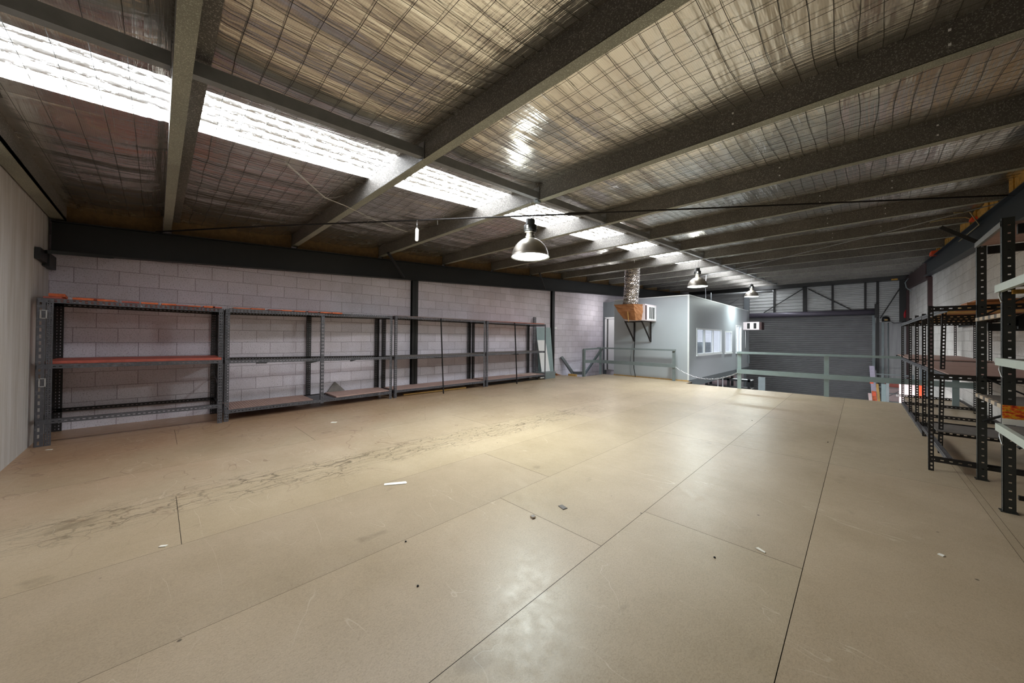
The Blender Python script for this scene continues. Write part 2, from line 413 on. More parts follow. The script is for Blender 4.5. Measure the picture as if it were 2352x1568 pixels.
struct(fl, 'tan particleboard sheet floor of the mezzanine with staggered joints')
b = MB()
b.box(XL-.02, -6.5, YB-.02, 9.85, -.17, -.004); b.box(-6.5, -3.55, YB-.02, 11.25, -.17, -.004)
b.box(-3.55, .72, YB-.02, 10.72, -.17, -.004); b.box(.72, XR+.02, YB-.02, 12.05, -.17, -.004)
struct(b.build('floor_substrate', m_gap), 'dark joint and edge below the floor sheets')
b = MB(); b.box(XL-.3, XR+.3, 9, YF+.3, ZLOW-.1, ZLOW); struct(b.build('floor_lower', m_lowfloor), 'concrete slab of the level below')

# walls
b = MB(); b.box(XL-.2, XL, YB-.25, YF+.2, ZLOW, 4.3); struct(b.build('wall_left', m_block), 'lilac grey concrete block wall on the left')
b = MB(); b.box(XR, XR+.2, YB-.25, YF+.2, ZLOW, 4.3); struct(b.build('wall_right', m_blockR), 'pale concrete block wall on the right')
b = MB(); b.box(XL, XR, YB-.2, YB, -.2, 3.2); struct(b.build('wall_back', m_conc), 'smooth grey precast concrete wall at the far left corner')
b = MB(); b.box(.62, XR, YF-.05, YF+.15, ZLOW, 2.12); struct(b.build('wall_front_lower', m_conclow), 'light grey panel wall right of the roller door')
def ribs(name, x0, x1, y, z0, z1, pitch, depth, mat, label, parent=None):
    b = MB(); k = 0; z = z0; prof = []
    while z < z1:
        prof += [(z, 0), (z+pitch*.45, 0), (z+pitch*.55, depth), (z+pitch*.9, depth)]; z += pitch
    prof.append((z1, 0)); prof = [q for q in prof if q[0] <= z1+1e-6]
    for i in range(len(prof)-1):
        (za, da), (zb, db) = prof[i], prof[i+1]
        b.face([(x0, y-da, za), (x1, y-da, za), (x1, y-db, zb), (x0, y-db, zb)])
    b.face([(x0, y+.03, z0), (x1, y+.03, z0), (x1, y+.03, z1), (x0, y+.03, z1)])
    o = b.build(name, mat, parent, normals=False)
    return o
struct(ribs('wall_front', XL, XR, YF, 2.12, 4.25, .17, .04, m_clad, ''), 'horizontally ribbed metal cladding above the roller door')
b = MB(); b.box(XL-.2, XR+.2, YF+.16, YF+.3, ZLOW, 4.4); struct(b.build('wall_front_outer', m_conclow), 'outer skin of the far end wall')
b = MB(); b.box(XL, -4.6, YF-.05, YF+.1, ZLOW, 2.12); struct(b.build('wall_front_left', m_conclow), 'grey wall behind the office')

# roller door
rd = thing('door_1', (-2.0, YF-.1, ZLOW), 'wide dark grey ribbed roller shutter door at the far end', 'door'); rd['kind'] = 'structure'
z = ZLOW; b = MB(); n_ = 0
cp = .100
while z < 2.5:
    pts = []
    for k in range(6):
        a = math.pi*k/5
        pts.append((YF-.10-.07*math.sin(a)**1.4, z+cp*.80*k/5))
    pts.append((YF-.10, z+cp))
    for i in range(len(pts)-1):
        b.face([(-4.52, pts[i][0], pts[i][1]), (.42, pts[i][0], pts[i][1]), (.42, pts[i+1][0], pts[i+1][1]), (-4.52, pts[i+1][0], pts[i+1][1])])
    z += cp
b.build('curtain', m_curtain, rd, normals=False)
b = MB(); b.lathe([(.0,0),(.13,0),(.13,5.1),(.0,5.1)], n=24); 
for v in b.bm.verts: x_, y_, z_ = v.co; v.co = Vector((-4.58+z_, YF-.27+x_, 2.60+y_))
b.build('drum', m_drum, rd)
for xx in (-4.6, .42):
    b = MB(); b.box(xx, xx+.1, YF-.16, YF-.05, ZLOW, 2.45); b.build('guide_rail', m_raild, rd)
b = MB(); b.box(.5, .62, YF-.45, YF-.05, 2.35, 2.95); b.build('end_plate', m_black, rd)

# girts, posts and braces of the end wall
for i, (xx, ww, z0, lab) in enumerate(((-3.25, .07, 2.7, 'thin dark post on the ribbed cladding, first right of the office'), (-1.98, .16, 2.7, 'dark twin post in the middle of the ribbed cladding'), (-.93, .08, 2.7, 'dark post on the ribbed cladding right of the twin post'), (.2, .08, 2.7, 'dark post on the cladding above the right end of the roller door'), (.6, .09, ZLOW, 'tall black post right of the roller door'), (1.38, .22, 2.12, 'broad black post in the far right corner'))):
    b = MB(); b.box(xx-ww/2, xx+ww/2, YF-.16, YF-.03, z0, 4.05)
    tag(b.build('wall_post', m_black), lab, 'post')
b = MB(); b.box(-4.62, -4.38, YF-.2, YF-.03, 2.0, 4.0); tag(b.build('wall_post', m_officed), 'grey post behind the far end of the office', 'post')
for a_, c_, lab in (((-3.7, 2.75), (-2.05, 3.9), 'left diagonal brace above the roller door'), ((-1.85, 3.88), (-.28, 2.74), 'middle diagonal brace falling right above the roller door'), ((.68, 2.3), (1.33, 3.72), 'right diagonal brace beside the far corner')):
    b = MB(); b.bar((a_[0], YF-.17, a_[1]), (c_[0], YF-.17, c_[1]), .04, .07, up=(0,1,0)); tag(b.build('diagonal_brace', m_black), lab, 'brace')
b = MB(); b.box(XL, XR, YF-.4, YF-.1, 3.98, 4.2); tag(b.build('end_beam', m_black), 'black beam across the top of the far end wall', 'beam')
for a_, c_, lab in (((-6.3, 2.75), (-4.9, 3.6), 'thin steel brace rising right above the office roof'), ((-6.3, 3.6), (-4.7, 2.75), 'thin steel brace falling right above the office roof')):
    b = MB(); b.bar((a_[0], YF-.055-.03*(a_[1]>3), a_[1]), (c_[0], YF-.055-.03*(a_[1]>3), c_[1]), .03, .04, up=(0,1,0)); tag(b.build('diagonal_brace', m_strut), lab, 'brace')

# ------------------------------------------------------------------ roof: foil, skylight, mesh, purlins
NP = 15
py = [ .045+1.64*k for k in range(NP)]
py_web = lambda k: .045+1.64*k+(.035 if k else 0)
ybay = [-1.0]+[py_web(k) for k in range(NP)]+[YF+.2]
def foil_z(x, y, ka, kb):
    t = (y-ka)/(kb-ka); sag = .03+.062*(1-abs(2*min(max(t,0),1)-1)**3.2)
    dx = min(abs(x+3.37), abs(x+4.09)); sag = .03+(sag-.03)*min(1, .12+dx/.55)
    a = .006*math.sin(x*5.3+1.7*math.sin(y*1.3))+.004*math.sin(x*17+y*2)
    e = .005*math.sin(y*61+math.sin(x*3)*2)*(1-abs(2*t-1)**.5)*0
    ed = .006*math.sin(y*75+1.5*math.sin(x*2.1)+x*1.3)*max(0, abs(2*t-1)-.55)*2
    return 3.065+S*y-sag+a*math.sin(math.pi*t)+ed
cl = MB()
for (xa, xb) in ((XL-.05, -4.09), (-3.37, XR+.05)):
    nx = max(4, int((xb-xa)/.06))
    for k in range(len(ybay)-1):
        ka, kb = ybay[k], ybay[k+1]
        if kb < -.99: continue
        ny = 40 if k < 7 else 16
        gx = nx if k < 7 else nx//2
        vv = [[cl.bm.verts.new((xa+(xb-xa)*i/gx, ka+(kb-ka)*j/ny, foil_z(xa+(xb-xa)*i/gx, ka+(kb-ka)*j/ny, ka, kb))) for j in range(ny+1)] for i in range(gx+1)]
        for i in range(gx):
            for j in range(ny):
                f = cl.bm.faces.new((vv[i][j], vv[i][j+1], vv[i+1][j+1], vv[i+1][j])); f.smooth = True
struct(cl.build('ceiling', m_foil, normals=False), 'silver foil insulation sagging between the roof purlins')
b = MB()
b.box(XL-.2, -4.1, YB-.3, YF+.3, 4.6, 4.62)
b.bm.free()
b = MB()
for (xa, xb) in ((XL-.25, -4.33), (-3.34, XR+.25)):
    b.hexa([(xa,YB-.3,3.10+S*YB),(xb,YB-.3,3.10+S*YB),(xb,YF+.3,3.10+S*YF),(xa,YF+.3,3.10+S*YF),(xa,YB-.3,3.13+S*YB),(xb,YB-.3,3.13+S*YB),(xb,YF+.3,3.13+S*YF),(xa,YF+.3,3.13+S*YF)])
struct(b.build('ceiling_sheeting', m_cladd), 'roof sheeting above the foil')
# skylight: translucent corrugated sheet lit by the sky, one long strip
b = MB(); xs = [-4.34+i*.0175 for i in range(58)]
ys = [YB-.2]+[1.5*k for k in range(0, 16)]+[YF+.2]
zc = lambda x: .012*math.sin(x*2*math.pi/.14)
g = [[b.bm.verts.new((x, y, 3.085+S*y+zc(x))) for y in ys] for x in xs]
for i in range(len(xs)-1):
    for j in range(len(ys)-1):
        f = b.bm.faces.new((g[i][j], g[i][j+1], g[i+1][j+1], g[i+1][j])); f.smooth = True
struct(b.build('window_1', m_sky, normals=False), 'long corrugated translucent skylight strip in the roof')

# safety mesh wires
b = MB()
def wire(pts, r=.0017, n=4): b.tube(pts, r, n, cap=False)
x = XL+.05
while x < XR:
    for k in range(1, 9):
        ka, kb = ybay[k], ybay[k+1]
        ph = random.uniform(0, 6)
        pts = []
        for j in range(9):
            y = ka+(kb-ka)*j/8
            inside = -4.1 < x < -3.4
            pts.append((x+.008*math.sin(j*1.1+ph), y, foil_z(x, y, ka, kb)-.010))
        wire(pts)
    x += .1045
for k in range(1, 9):
    ka, kb = ybay[k], ybay[k+1]
    y = ka+.13
    while y < kb-.02:
        pts = [(XL+.05+(XR-XL-.1)*i/40, y+.006*math.sin(i*1.9+y*7), foil_z(XL+.05+(XR-XL-.1)*i/40, y, ka, kb)-.012) for i in range(41)]
        wire(pts); y += .15
for y in (-.75, -.6, -.45, -.3, -.15):
    wire([(XL+.1+9*i/20, y, foil_z(0, y, -1, .045)-.012) for i in range(20)])
o = b.build('safety_mesh', m_wire, normals=False); tag(o, 'fine dark wire safety mesh stretched under the foil roof', 'wire mesh', kind='stuff')

# purlins (C sections)
def purlin(k):
    y = py_web(k) if k else .045
    z = zr(y); hh = .215; fl_ = .085; t = .004; x0, x1 = XL+.02, XR-.02
    b = MB()
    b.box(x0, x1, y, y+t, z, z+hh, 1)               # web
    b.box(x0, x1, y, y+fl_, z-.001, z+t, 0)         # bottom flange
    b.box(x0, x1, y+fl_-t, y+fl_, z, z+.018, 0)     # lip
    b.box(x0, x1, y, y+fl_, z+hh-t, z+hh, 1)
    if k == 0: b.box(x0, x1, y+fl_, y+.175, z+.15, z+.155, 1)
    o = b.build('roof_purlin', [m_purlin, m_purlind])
    tag(o, '%s galvanised steel roof purlin counted from the camera end' % (ORD[k] if k < 15 else 'last'), 'purlin', 'galvanised purlins across the roof')
    return o
for k in range(NP-1):
    o = purlin(k)
    if 2 <= k <= 6:       # bolt pairs in the web
        y = py_web(k)
        for xx in (-.95+.1*k, .15+.12*k) if k < 4 else (-.4, .3):
            for dz in (.06, .15):
                b = MB(); b.box(xx-.006, xx+.006, y-.008, y, zr(y)+dz-.006, zr(y)+dz+.006)
                b.build('bolt', m_white, o)
# end purlin above the precast wall
b = MB(); b.box(XL+.02, XR-.02, -.985, -.86, zr(-.9)-.03, zr(-.9)+.0, 0); b.box(XL+.02, XR-.02, -.87, -.86, zr(-.9)-.03, zr(-.9)+.2, 1); b.box(XL+.02, XR-.02, -.86, -.80, zr(-.9)+.18, zr(-.9)+.2, 1)
tag(b.build('eave_beam', [m_purlin, m_purlind]), 'dull olive grey channel beam along the top of the precast concrete wall', 'beam')

# bridging strut at X ~ -2.93, one piece per bay, with end cleats
for k in range(-1, NP-2):
    ya = -1.0 if k < 0 else py_web(k)+.03; yb = py_web(k+1)-.006
    b = MB()
    za, zb = zr(ya)+.015, zr(yb)+.015
    for (x0, x1, d0, d1) in ((-2.875, -2.87, 0, .085), (-2.93, -2.875, 0, .004), (-2.93, -2.875, .081, .085)):
        b.hexa([(x0,ya,za+d0),(x1,ya,za+d0),(x1,yb,zb+d0),(x0,yb,zb+d0),(x0,ya,za+d1),(x1,ya,za+d1),(x1,yb,zb+d1),(x0,yb,zb+d1)])
    b.box(-2.95, -2.86, yb-.004, yb, zr(yb)-.005, zr(yb)+.16)
    lab = 'dark steel bridging strut at the near end of the roof beside the skylight' if k < 0 else 'dark steel bridging strut between the %s and %s purlins' % (ORD[k], ORD[k+1])
    tag(b.build('bridging_strut', m_strut), lab, 'strut', 'bridging struts beside the skylight')

# rafters on the side walls
def rafter(x_web, side, ya, yb, d0, d1, mat, name, label):
    b = MB(); H = lambda y, d: zr(y)+d
    def seg(x0, x1, da, db):
        b.hexa([(x0,ya,H(ya,da)),(x1,ya,H(ya,da)),(x1,yb,H(yb,da)),(x0,yb,H(yb,da)),(x0,ya,H(ya,db)),(x1,ya,H(ya,db)),(x1,yb,H(yb,db)),(x0,yb,H(yb,db))])
    s_ = side
    xa, xb = sorted((x_web, x_web+.012*s_)); seg(xa, xb, d0, d1)
    xa, xb = sorted((x_web-.07*s_, x_web+.08*s_)); seg(xa, xb, d0, d0+.014); seg(xa, xb, d1-.014, d1)
    return tag(b.build(name, mat), label, 'beam')
rafter(XL+.10, 1, -.97, YF-.1, -.47, -.06, m_rafter, 'rafter', 'deep black steel rafter running along the top of the left block wall')
rafter(XR-.10, -1, -.97, 16.3, -.47, -.06, m_navy, 'rafter', 'deep navy black steel rafter along the top of the right block wall')
b = MB(); b.hexa([(XR-.12,16.35,3.17),(XR-.005,16.35,3.17),(XR-.005,YF-.4,3.53),(XR-.12,YF-.4,3.53),(XR-.12,16.35,3.66),(XR-.005,16.35,3.66),(XR-.005,YF-.4,4.03),(XR-.12,YF-.4,4.03)])
tag(b.build('rafter', m_redblk), 'maroon brown far section of rafter in the right corner', 'beam')
b = MB(); b.box(XR-.09, XR, 16.2, 16.34, 0, 3.2); tag(b.build('wall_column', m_redblk), 'maroon steel column on the right block wall', 'column')
b = MB(); b.box(XR-.09, XR, YF-.4, YF-.3, -2.6, 3.5); tag(b.build('wall_column', m_redblk), 'thin dark red column in the far right corner', 'column')
# glass wool / block infill above the rafters
for k in range(NP-2):
    ya, yb = py_web(k)+.09, py_web(k+1)-.01
    for (x0, x1, mt, dz) in ((XL, XL+.10, m_brownblk, 0),):
        pass
b = MB()
for k in range(-1, NP-2):
    ya, yb = (-.95 if k < 0 else py_web(k)+.09), py_web(k+1)-.005
    b.hexa([(XL,ya,zr(ya)-.07),(XL+.05,ya,zr(ya)-.07),(XL+.05,yb,zr(yb)-.07),(XL,yb,zr(yb)-.07),(XL,ya,zr(ya)+.21),(XL+.05,ya,zr(ya)+.21),(XL+.05,yb,zr(yb)+.21),(XL,yb,zr(yb)+.21)])
struct(b.build('trim_1', m_brownblk), 'brown infill between the purlins above the left rafter')
for k, (hh, th) in enumerate(((.2,.1),(.21,.12),(.14,.16),(.2,.13),(.16,.1),(.12,.1))):
    ya = py_web(k+3)+.1; yb = py_web(k+4)-(.05+.25*(k % 2))
    b = MB(); n_ = 7
    for i in range(n_):
        y0 = ya+(yb-ya)*i/n_; y1 = ya+(yb-ya)*(i+1)/n_; j = random.uniform(-.03, .03)
        b.box(XR-th-j*.5, XR-.005, y0, y1, zr(y0)-.055, zr(y0)+hh+j)
    bpy_o = b.build('insulation_batt', m_yellow)
    tag(bpy_o, '%s torn yellow insulation batt above the right rafter, counted from the camera' % ORD[k], 'insulation', 'yellow batts above the right rafter')
b = MB(); b.bar((1.05, 9.93, 3.33), (1.44, 9.82, 2.96), .05, .06)
tag(b.build('knee_brace', m_black), 'short black knee brace from the right rafter to a purlin', 'brace')
b = MB(); b.bar((-6.85, 3.3, 2.99), (-7.3, 3.9, 2.6), .04, .04); tag(b.build('knee_brace', m_black), 'short black knee brace on the left rafter near the fourth purlin', 'brace')
b = MB(); b.bar((-6.95, 8.2, 3.25), (-7.3, 8.9, 2.86), .04, .04); tag(b.build('knee_brace', m_black), 'short black knee brace on the left rafter near the sixth purlin', 'brace')
# corner bracket at left
b = MB(); b.box(-7.05, -6.68, -.995, -.955, 2.13, 2.262); b.box(-7.46, -7.05, -.995, -.94, 2.10, 2.262); b.bar((-6.9,-.95,2.25),(-7.3,-.45,2.33),.05,.04); tag(b.build('rafter_bracket', m_black), 'black steel seat bracket under the rafter in the left corner', 'bracket')
# black columns on the left wall
for y0, w_, lab in ((4.16, .15, 'black steel column on the left block wall behind the third shelving unit'), (9.39, .13, 'slim black steel column on the left block wall beside the grey panels')):
    b = MB(); b.box(XL, XL+.02, y0, y0+w_, 0, zr(y0)-.47); b.box(XL, XL+.09, y0+w_/2-.005, y0+w_/2+.005, 0, zr(y0)-.47); b.box(XL+.08, XL+.09, y0, y0+w_, 0, zr(y0)-.47)
    tag(b.build('wall_column', m_black), lab, 'column')

# pipe and tie rods
b = MB(); b.tube([(XL+.2, 21.2, 3.72), (-3.0, 21.2, 3.66)], .05, 12); b.tube([(-3.02,21.2,3.66),(-2.96,21.2,3.66)], .065, 12)
tag(b.build('steel_pipe', m_strut), 'round grey steel pipe across the far roof above the office', 'pipe')
b = MB(); P = [(-7.3, -.03, 2.80), (-6.0, 1.03, 2.845), (-4.67, 2.30, 2.92), (-2.97, 3.85, 3.0), (-1.78, 4.93, 3.06), (.1, 6.63, 3.15), (1.45, 7.82, 3.21)]
P = [(p_[0], p_[1], p_[2]-.028) for p_ in P]
b.tube(P, .0115, 8)
t = thing('tie_rod', (-2.8, 4.0, 2.9), 'long steel tie rod with turnbuckle crossing under the purlins above the nearest lamp', 'rod')
b.build('rod', m_bracket, t)
d = (Vector(P[4])-Vector(P[3])).normalized(); c0 = Vector(P[3])+d*.12
b = MB(); b.tube([c0, c0+d*.05, c0+d*.30, c0+d*.35], [.012,.024,.024,.012], 8); b.build('turnbuckle', m_bracket, t)
b = MB(); b.tube([(-6.9, 15.75, 3.60), (-4.287, 13.69, 3.5), (-2.045, 11.91, 3.41), (.376, 9.385, 3.27), (1.45, 8.15, 3.2)], .008, 6)
tag(b.build('tie_rod', m_strut), 'thin steel tie rod passing behind the second lamp toward the right rafter', 'rod')

# ------------------------------------------------------------------ high bay lamps
def lamp(x, y, zrim, label, cordlen):
    t = thing('pendant_lamp', (x, y, zrim), label, 'lamp', 'high bay lamps beside the skylight')
    R = .235
    prof = []
    for i in range(13):
        a = i/12*math.pi/2*.93
        prof.append((R*math.cos(a)**1.12+.0, .245*math.sin(a)))
    b = MB(); b.lathe([(R+.012, -.006), (R+.012, .0), (R, .004)]+[(max(r_, .055), z_) for r_, z_ in prof[1:]], (x, y, zrim), 40)
    o = b.build('shade', m_alu, t)
    md = o.modifiers.new('thick', 'SOLIDIFY'); md.thickness = .003
    b = MB(); b.lathe([(.0, .003), (R-.006, .003), (R-.006, .006), (0, .006)], (x, y, zrim), 40); b.build('lens', m_lens, t)
    b = MB(); b.lathe([(.055,.240),(.06,.243),(.062,.262),(.05,.27),(.052,.30),(.0,.30)], (x, y, zrim), 24); b.build('neck', m_alu, t)
    b = MB(); b.lathe([(0,.325),(.078,.325),(.082,.33),(.082,.40),(.078,.405),(.058,.41),(.058,.475),(.05,.48),(0,.48)], (x, y, zrim), 24); bh = b.build('ballast_housing', m_black, t)
    b = MB(); b.lathe([(0,.30),(.075,.315),(.0,.33)], (x, y, zrim), 24); b.build('collar', m_alu, t)
    b = MB(); b.box(x+.02*rr.x-.002, x+.05*rr.x, y-.084, y-.082, zrim+.345, zrim+.385); b.build('rating_label', m_paper, bh)
    b = MB(); b.tube([(x-.05, y, zrim+.475), (x-.012, y, zrim+.56), (x, y, zrim+.58), (x+.012, y, zrim+.56), (x+.05, y, zrim+.475)], .003, 6); b.tube([(x, y, zrim+.58), (x+.01, y+.02, zrim+.60), (x+.004, y-.01, zr(y))], .003, 6)
    b.build('hanger', m_chain, t)
    L = bpy.data.lights.new('lamp_light', 'AREA'); L.shape = 'DISK'; L.size = .40; L.energy = LAMP_W; L.color = (.90, 1, .97)
    lo = bpy.data.objects.new('lamp_light', L); COL.objects.link(lo); lo.parent = t; lo.location = (0, 0, -.004)
    L = bpy.data.lights.new('neck_light', 'POINT'); L.shadow_soft_size = .03; L.energy = LAMP_W*.09; L.color = (.95, 1, .95)
    lo = bpy.data.objects.new('neck_light', L); COL.objects.link(lo); lo.parent = t; lo.location = (.0, -.13, .27)
    return t
lamp(-3.0, 3.35, 2.31, 'nearest aluminium dome lamp hanging with its light on', .6)
lamp(-3.0, 9.89, 2.645, 'middle aluminium dome lamp hanging beside the grey office', .6)
lamp(-3.0, 16.33, 2.96, 'farthest and smallest aluminium dome lamp in front of the roller door', .5)
b = MB(); b.tube([(-3.0,3.42,3.02),(-2.96,3.46,3.05),(-2.9,3.47,3.1),(-2.86,3.44,3.06),(-2.88,3.41,3.03)], .004, 6); b.box(-2.93,-2.87,3.34,3.40,2.985,3.005)
tag(b.build('junction_box', m_raild), 'small junction box with cable loop on the purlin above the nearest lamp', 'electrical box')

# hanging tag on the tie rod
t = thing('hanging_tag', (-4.385, 2.53, 2.9), 'small pale oblong tag hanging from the tie rod left of the nearest lamp', 'tag')
b = MB(); b.tube([(-4.385,2.53,2.90),(-4.39,2.53,2.83),(-4.385,2.53,2.79)], .003, 6); b.build('hook', m_chain, t)
b = MB(); c0 = Vector((-4.39, 2.53, 2.70)); 
pr = [(-.022,-.08),(-.012,-.095),(.012,-.095),(.022,-.08),(.026,.07),(.012,.09),(-.008,.095),(-.02,.07)]
dv = Vector((rr.x, rr.y, 0))
fr = [c0+dv*a+Vector((0,0,h))+Vector((.004,-.004,0)) for a, h in pr]; bk = [c0+dv*a+Vector((0,0,h))-Vector((.004,-.004,0)) for a, h in pr]
b.face(fr); b.face(bk[::-1])
for i in range(8): b.face([fr[i], fr[(i+1)%8], bk[(i+1)%8], bk[i]])
b.build('tag_body', m_paper, t)

# ------------------------------------------------------------------ office
X0, X1, Y0, Y1, ZT = -6.12, -3.66, 11.28, 19.45, 2.61
b = MB(); b.box(X0, X1, Y0, Y0+.08, .03, ZT); struct(b.build('wall_office_front', m_office), 'pale grey front wall of the site office')
# side wall with three openings
op = [(11.99, 14.82, .77, 1.63), (15.27, 16.31, .75, 1.60), (16.97, 17.92, .73, 1.88)]
b = MB(); yy = Y0+.08
for (a, c, z0, z1) in op:
    b.box(X1-.08, X1, yy, a, .03, ZT); b.box(X1-.08, X1, a, c, .03, z0); b.box(X1-.08, X1, a, c, z1, ZT); yy = c
b.box(X1-.08, X1, yy, Y1, .03, ZT)
struct(b.build('wall_office_side', m_office), 'grey side wall of the site office with windows')
b = MB(); b.box(X0+.01, X1-.01, Y1-.08, Y1-.005, .035, ZT-.06); b.box(X0+.01, X0+.08, Y0+.09, Y1-.01, .035, ZT-.06); b.box(X0+.08, X1-.09, Y0+.09, Y1-.08, .035, .06); b.box(X0+.012, X1-.09, Y0+.09, Y1-.012, ZT-.055, ZT-.008)
struct(b.build('wall_office_inner', m_white), 'white inner faces of the site office')
b = MB(); b.box(X1-.03, X1+.012, Y0-.012, Y0+.03, .03, ZT+.012); b.box(X0, X1+.01, Y0-.010, Y0+.02, ZT-.012, ZT+.014); b.box(X1-.03, X1+.010, Y0, Y1, ZT-.012, ZT+.014)
struct(b.build('trim_2', m_trimw), 'pale edge trim of the office box')
b = MB(); b.box(X0, X1+.005, Y0-.02, Y0+.02, -.04, .03); struct(b.build('trim_3', m_timber), 'timber sole plate under the office front')
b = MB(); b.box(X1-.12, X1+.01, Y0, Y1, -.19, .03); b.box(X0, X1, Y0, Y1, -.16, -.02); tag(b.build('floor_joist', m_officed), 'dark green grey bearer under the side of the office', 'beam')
for i, ((a, c, z0, z1), mull) in enumerate(zip(op, ([12.82, 13.78], [], [17.4]))):
    wn = thing('window_%d' % (i+2), (X1, (a+c)/2, z0), ['wide three-pane sliding office window', 'single-pane office window', 'tall narrow office window beside the railing'][i], 'window'); wn['kind'] = 'structure'
    b = MB(); t_ = .045
    b.box(X1-.07, X1+.015, a, c, z0, z0+t_); b.box(X1-.07, X1+.015, a, c, z1-t_, z1); b.box(X1-.07, X1+.015, a, a+t_, z0+t_, z1-t_); b.box(X1-.07, X1+.015, c-t_, c, z0+t_, z1-t_)
    for mm in mull: b.box(X1-.06, X1+.008, mm-.03, mm+.03, z0+t_, z1-t_)
    b.box(X1+.0, X1+.035, a-.02, c+.02, z0-.035, z0)
    wf = b.build('window_frame', m_trimw, wn)
    b = MB(); b.box(X1-.042, X1-.038, a+t_, c-t_, z0+t_, z1-t_); b.build('pane', m_glass, wf)
# inside: an added light and a chair silhouette, plain blinds
t = thing('office_chair', (-5.0, 14.6, .06), 'dark grey office chair seen through the wide office window', 'chair')
b = MB(); b.box(-4.55, -4.1, 13.6, 14.05, .48, .56); b.build('seat', m_officed, t)
b = MB(); b.lathe([(.0,0),(.24,.02),(.25,.25),(.19,.5),(.0,.56)], (0,0,0), 20)
for v in b.bm.verts: v.co = Vector((-4.32+v.co.x, 14.08+v.co.y*.16, .58+v.co.z))
b.build('backrest', m_officed, t)
b = MB(); b.tube([(-4.32,13.82,.06),(-4.32,13.82,.48)], .03, 8); b.build('stem', m_black, t)
for k in range(5):
    a = k*1.2566; b = MB(); b.bar((-4.32,13.82,.10), (-4.32+.27*math.cos(a),13.82+.27*math.sin(a),.08), .04, .03); b.build('leg', m_black, t)
t = thing('filing_cabinet', (-4.6, 15.0, .06), 'dark louvred low cabinet behind the right pane of the wide office window', 'cabinet')
b = MB(); b.box(-4.9, -4.2, 14.95, 15.5, .06, 1.16); b.build('body', m_officed, t)
for k in range(3): b = MB(); b.box(-4.86, -4.24, 14.93, 14.95, .12+.35*k, .42+.35*k); b.build('drawer', m_raild, t)
L = bpy.data.lights.new('office_added_light', 'AREA'); L.shape = 'RECTANGLE'; L.size = 1.2; L.size_y = 5; L.energy = 70; L.color = (.93,.95,1)  # added light, no fixture seen; brightens the office inside
lo = bpy.data.objects.new('office_added_light', L); COL.objects.link(lo); lo.location = (-4.9, 15.3, 2.5)
# recessed doorway wall at the left of the office
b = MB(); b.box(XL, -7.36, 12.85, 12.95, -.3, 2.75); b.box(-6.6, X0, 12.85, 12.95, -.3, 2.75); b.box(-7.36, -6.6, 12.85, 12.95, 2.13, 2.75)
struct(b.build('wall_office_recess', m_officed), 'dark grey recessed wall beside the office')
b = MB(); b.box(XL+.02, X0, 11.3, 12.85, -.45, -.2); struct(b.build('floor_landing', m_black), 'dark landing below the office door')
d_ = thing('door_2', (-7.1, 12.83, 0), 'white panelled door standing in the recess left of the office', 'door'); d_['kind'] = 'structure'
b = MB(); b.box(-7.36, -7.30, 12.80, 12.96, 0, 2.1); b.box(-6.66, -6.6, 12.80, 12.96, 0, 2.1); b.box(-7.36, -6.6, 12.80, 12.96, 2.07, 2.13); b.build('door_frame', m_white, d_)
b = MB(); b.box(-7.24, -6.66, 12.86, 12.90, .02, 2.07)
for z0, z1 in ((.2,.9),(1.05,1.95)):
    for x0_ in (-7.16, -6.92):
        b.box(x0_, x0_+.18, 12.853, 12.86, z0, z1)
b.build('leaf', m_white, d_)
b = MB(); b.box(-7.275, -7.245, 12.86, 12.90, .02, 2.07); b.build('jamb_gap', m_slot, d_)

L = bpy.data.lights.new('landing_added_light', 'POINT'); L.shadow_soft_size = .1; L.energy = 9; L.color = (1,.99,.97)  # added light without a fixture, to brighten the white door
lo = bpy.data.objects.new('landing_added_light', L); COL.objects.link(lo); lo.location = (-6.6, 12.0, 2.35)
# air conditioner with hood, duct and brackets
t = thing('air_conditioner', (-4.95, 11.0, 1.83), 'pinkish white wall air conditioner on the office front beside the cardboard hood', 'air conditioner')
b = MB(); b.box(-5.30, -4.64, 10.45, 11.27, 1.835, 2.34); b.build('casing', m_ac, t)
b = MB()
b.box(-4.64, -4.632, 10.62, 11.22, 1.86, 2.30); gr = b.build('grille', m_white, t)
for k in range(3):
    b = MB(); y0 = 10.74+.14*k; b.box(-4.632, -4.625, y0, y0+.07, 1.90, 2.26); b.build('vent_slot', m_slot, gr)
b = MB(); b.box(-4.64, -4.63, 10.46, 10.54, 1.86, 2.30); b.build('side_panel', m_redblk, t)
for xx in (-5.36, -4.81):
    b = MB(); b.bar((xx, 11.25, 1.83), (xx, 10.58, 1.83), .04, .04); b.bar((xx, 11.25, 1.83), (xx, 11.25, 1.18), .04, .04, up=(1,0,0)); b.bar((xx, 10.60, 1.82), (xx, 11.25, 1.19), .035, .035, up=(1,0,0))
    if xx < -5: b.bar((-5.36, 10.60, 1.81), (-4.81, 10.60, 1.81), .035, .035)
    b.build('bracket', m_bracket, t)
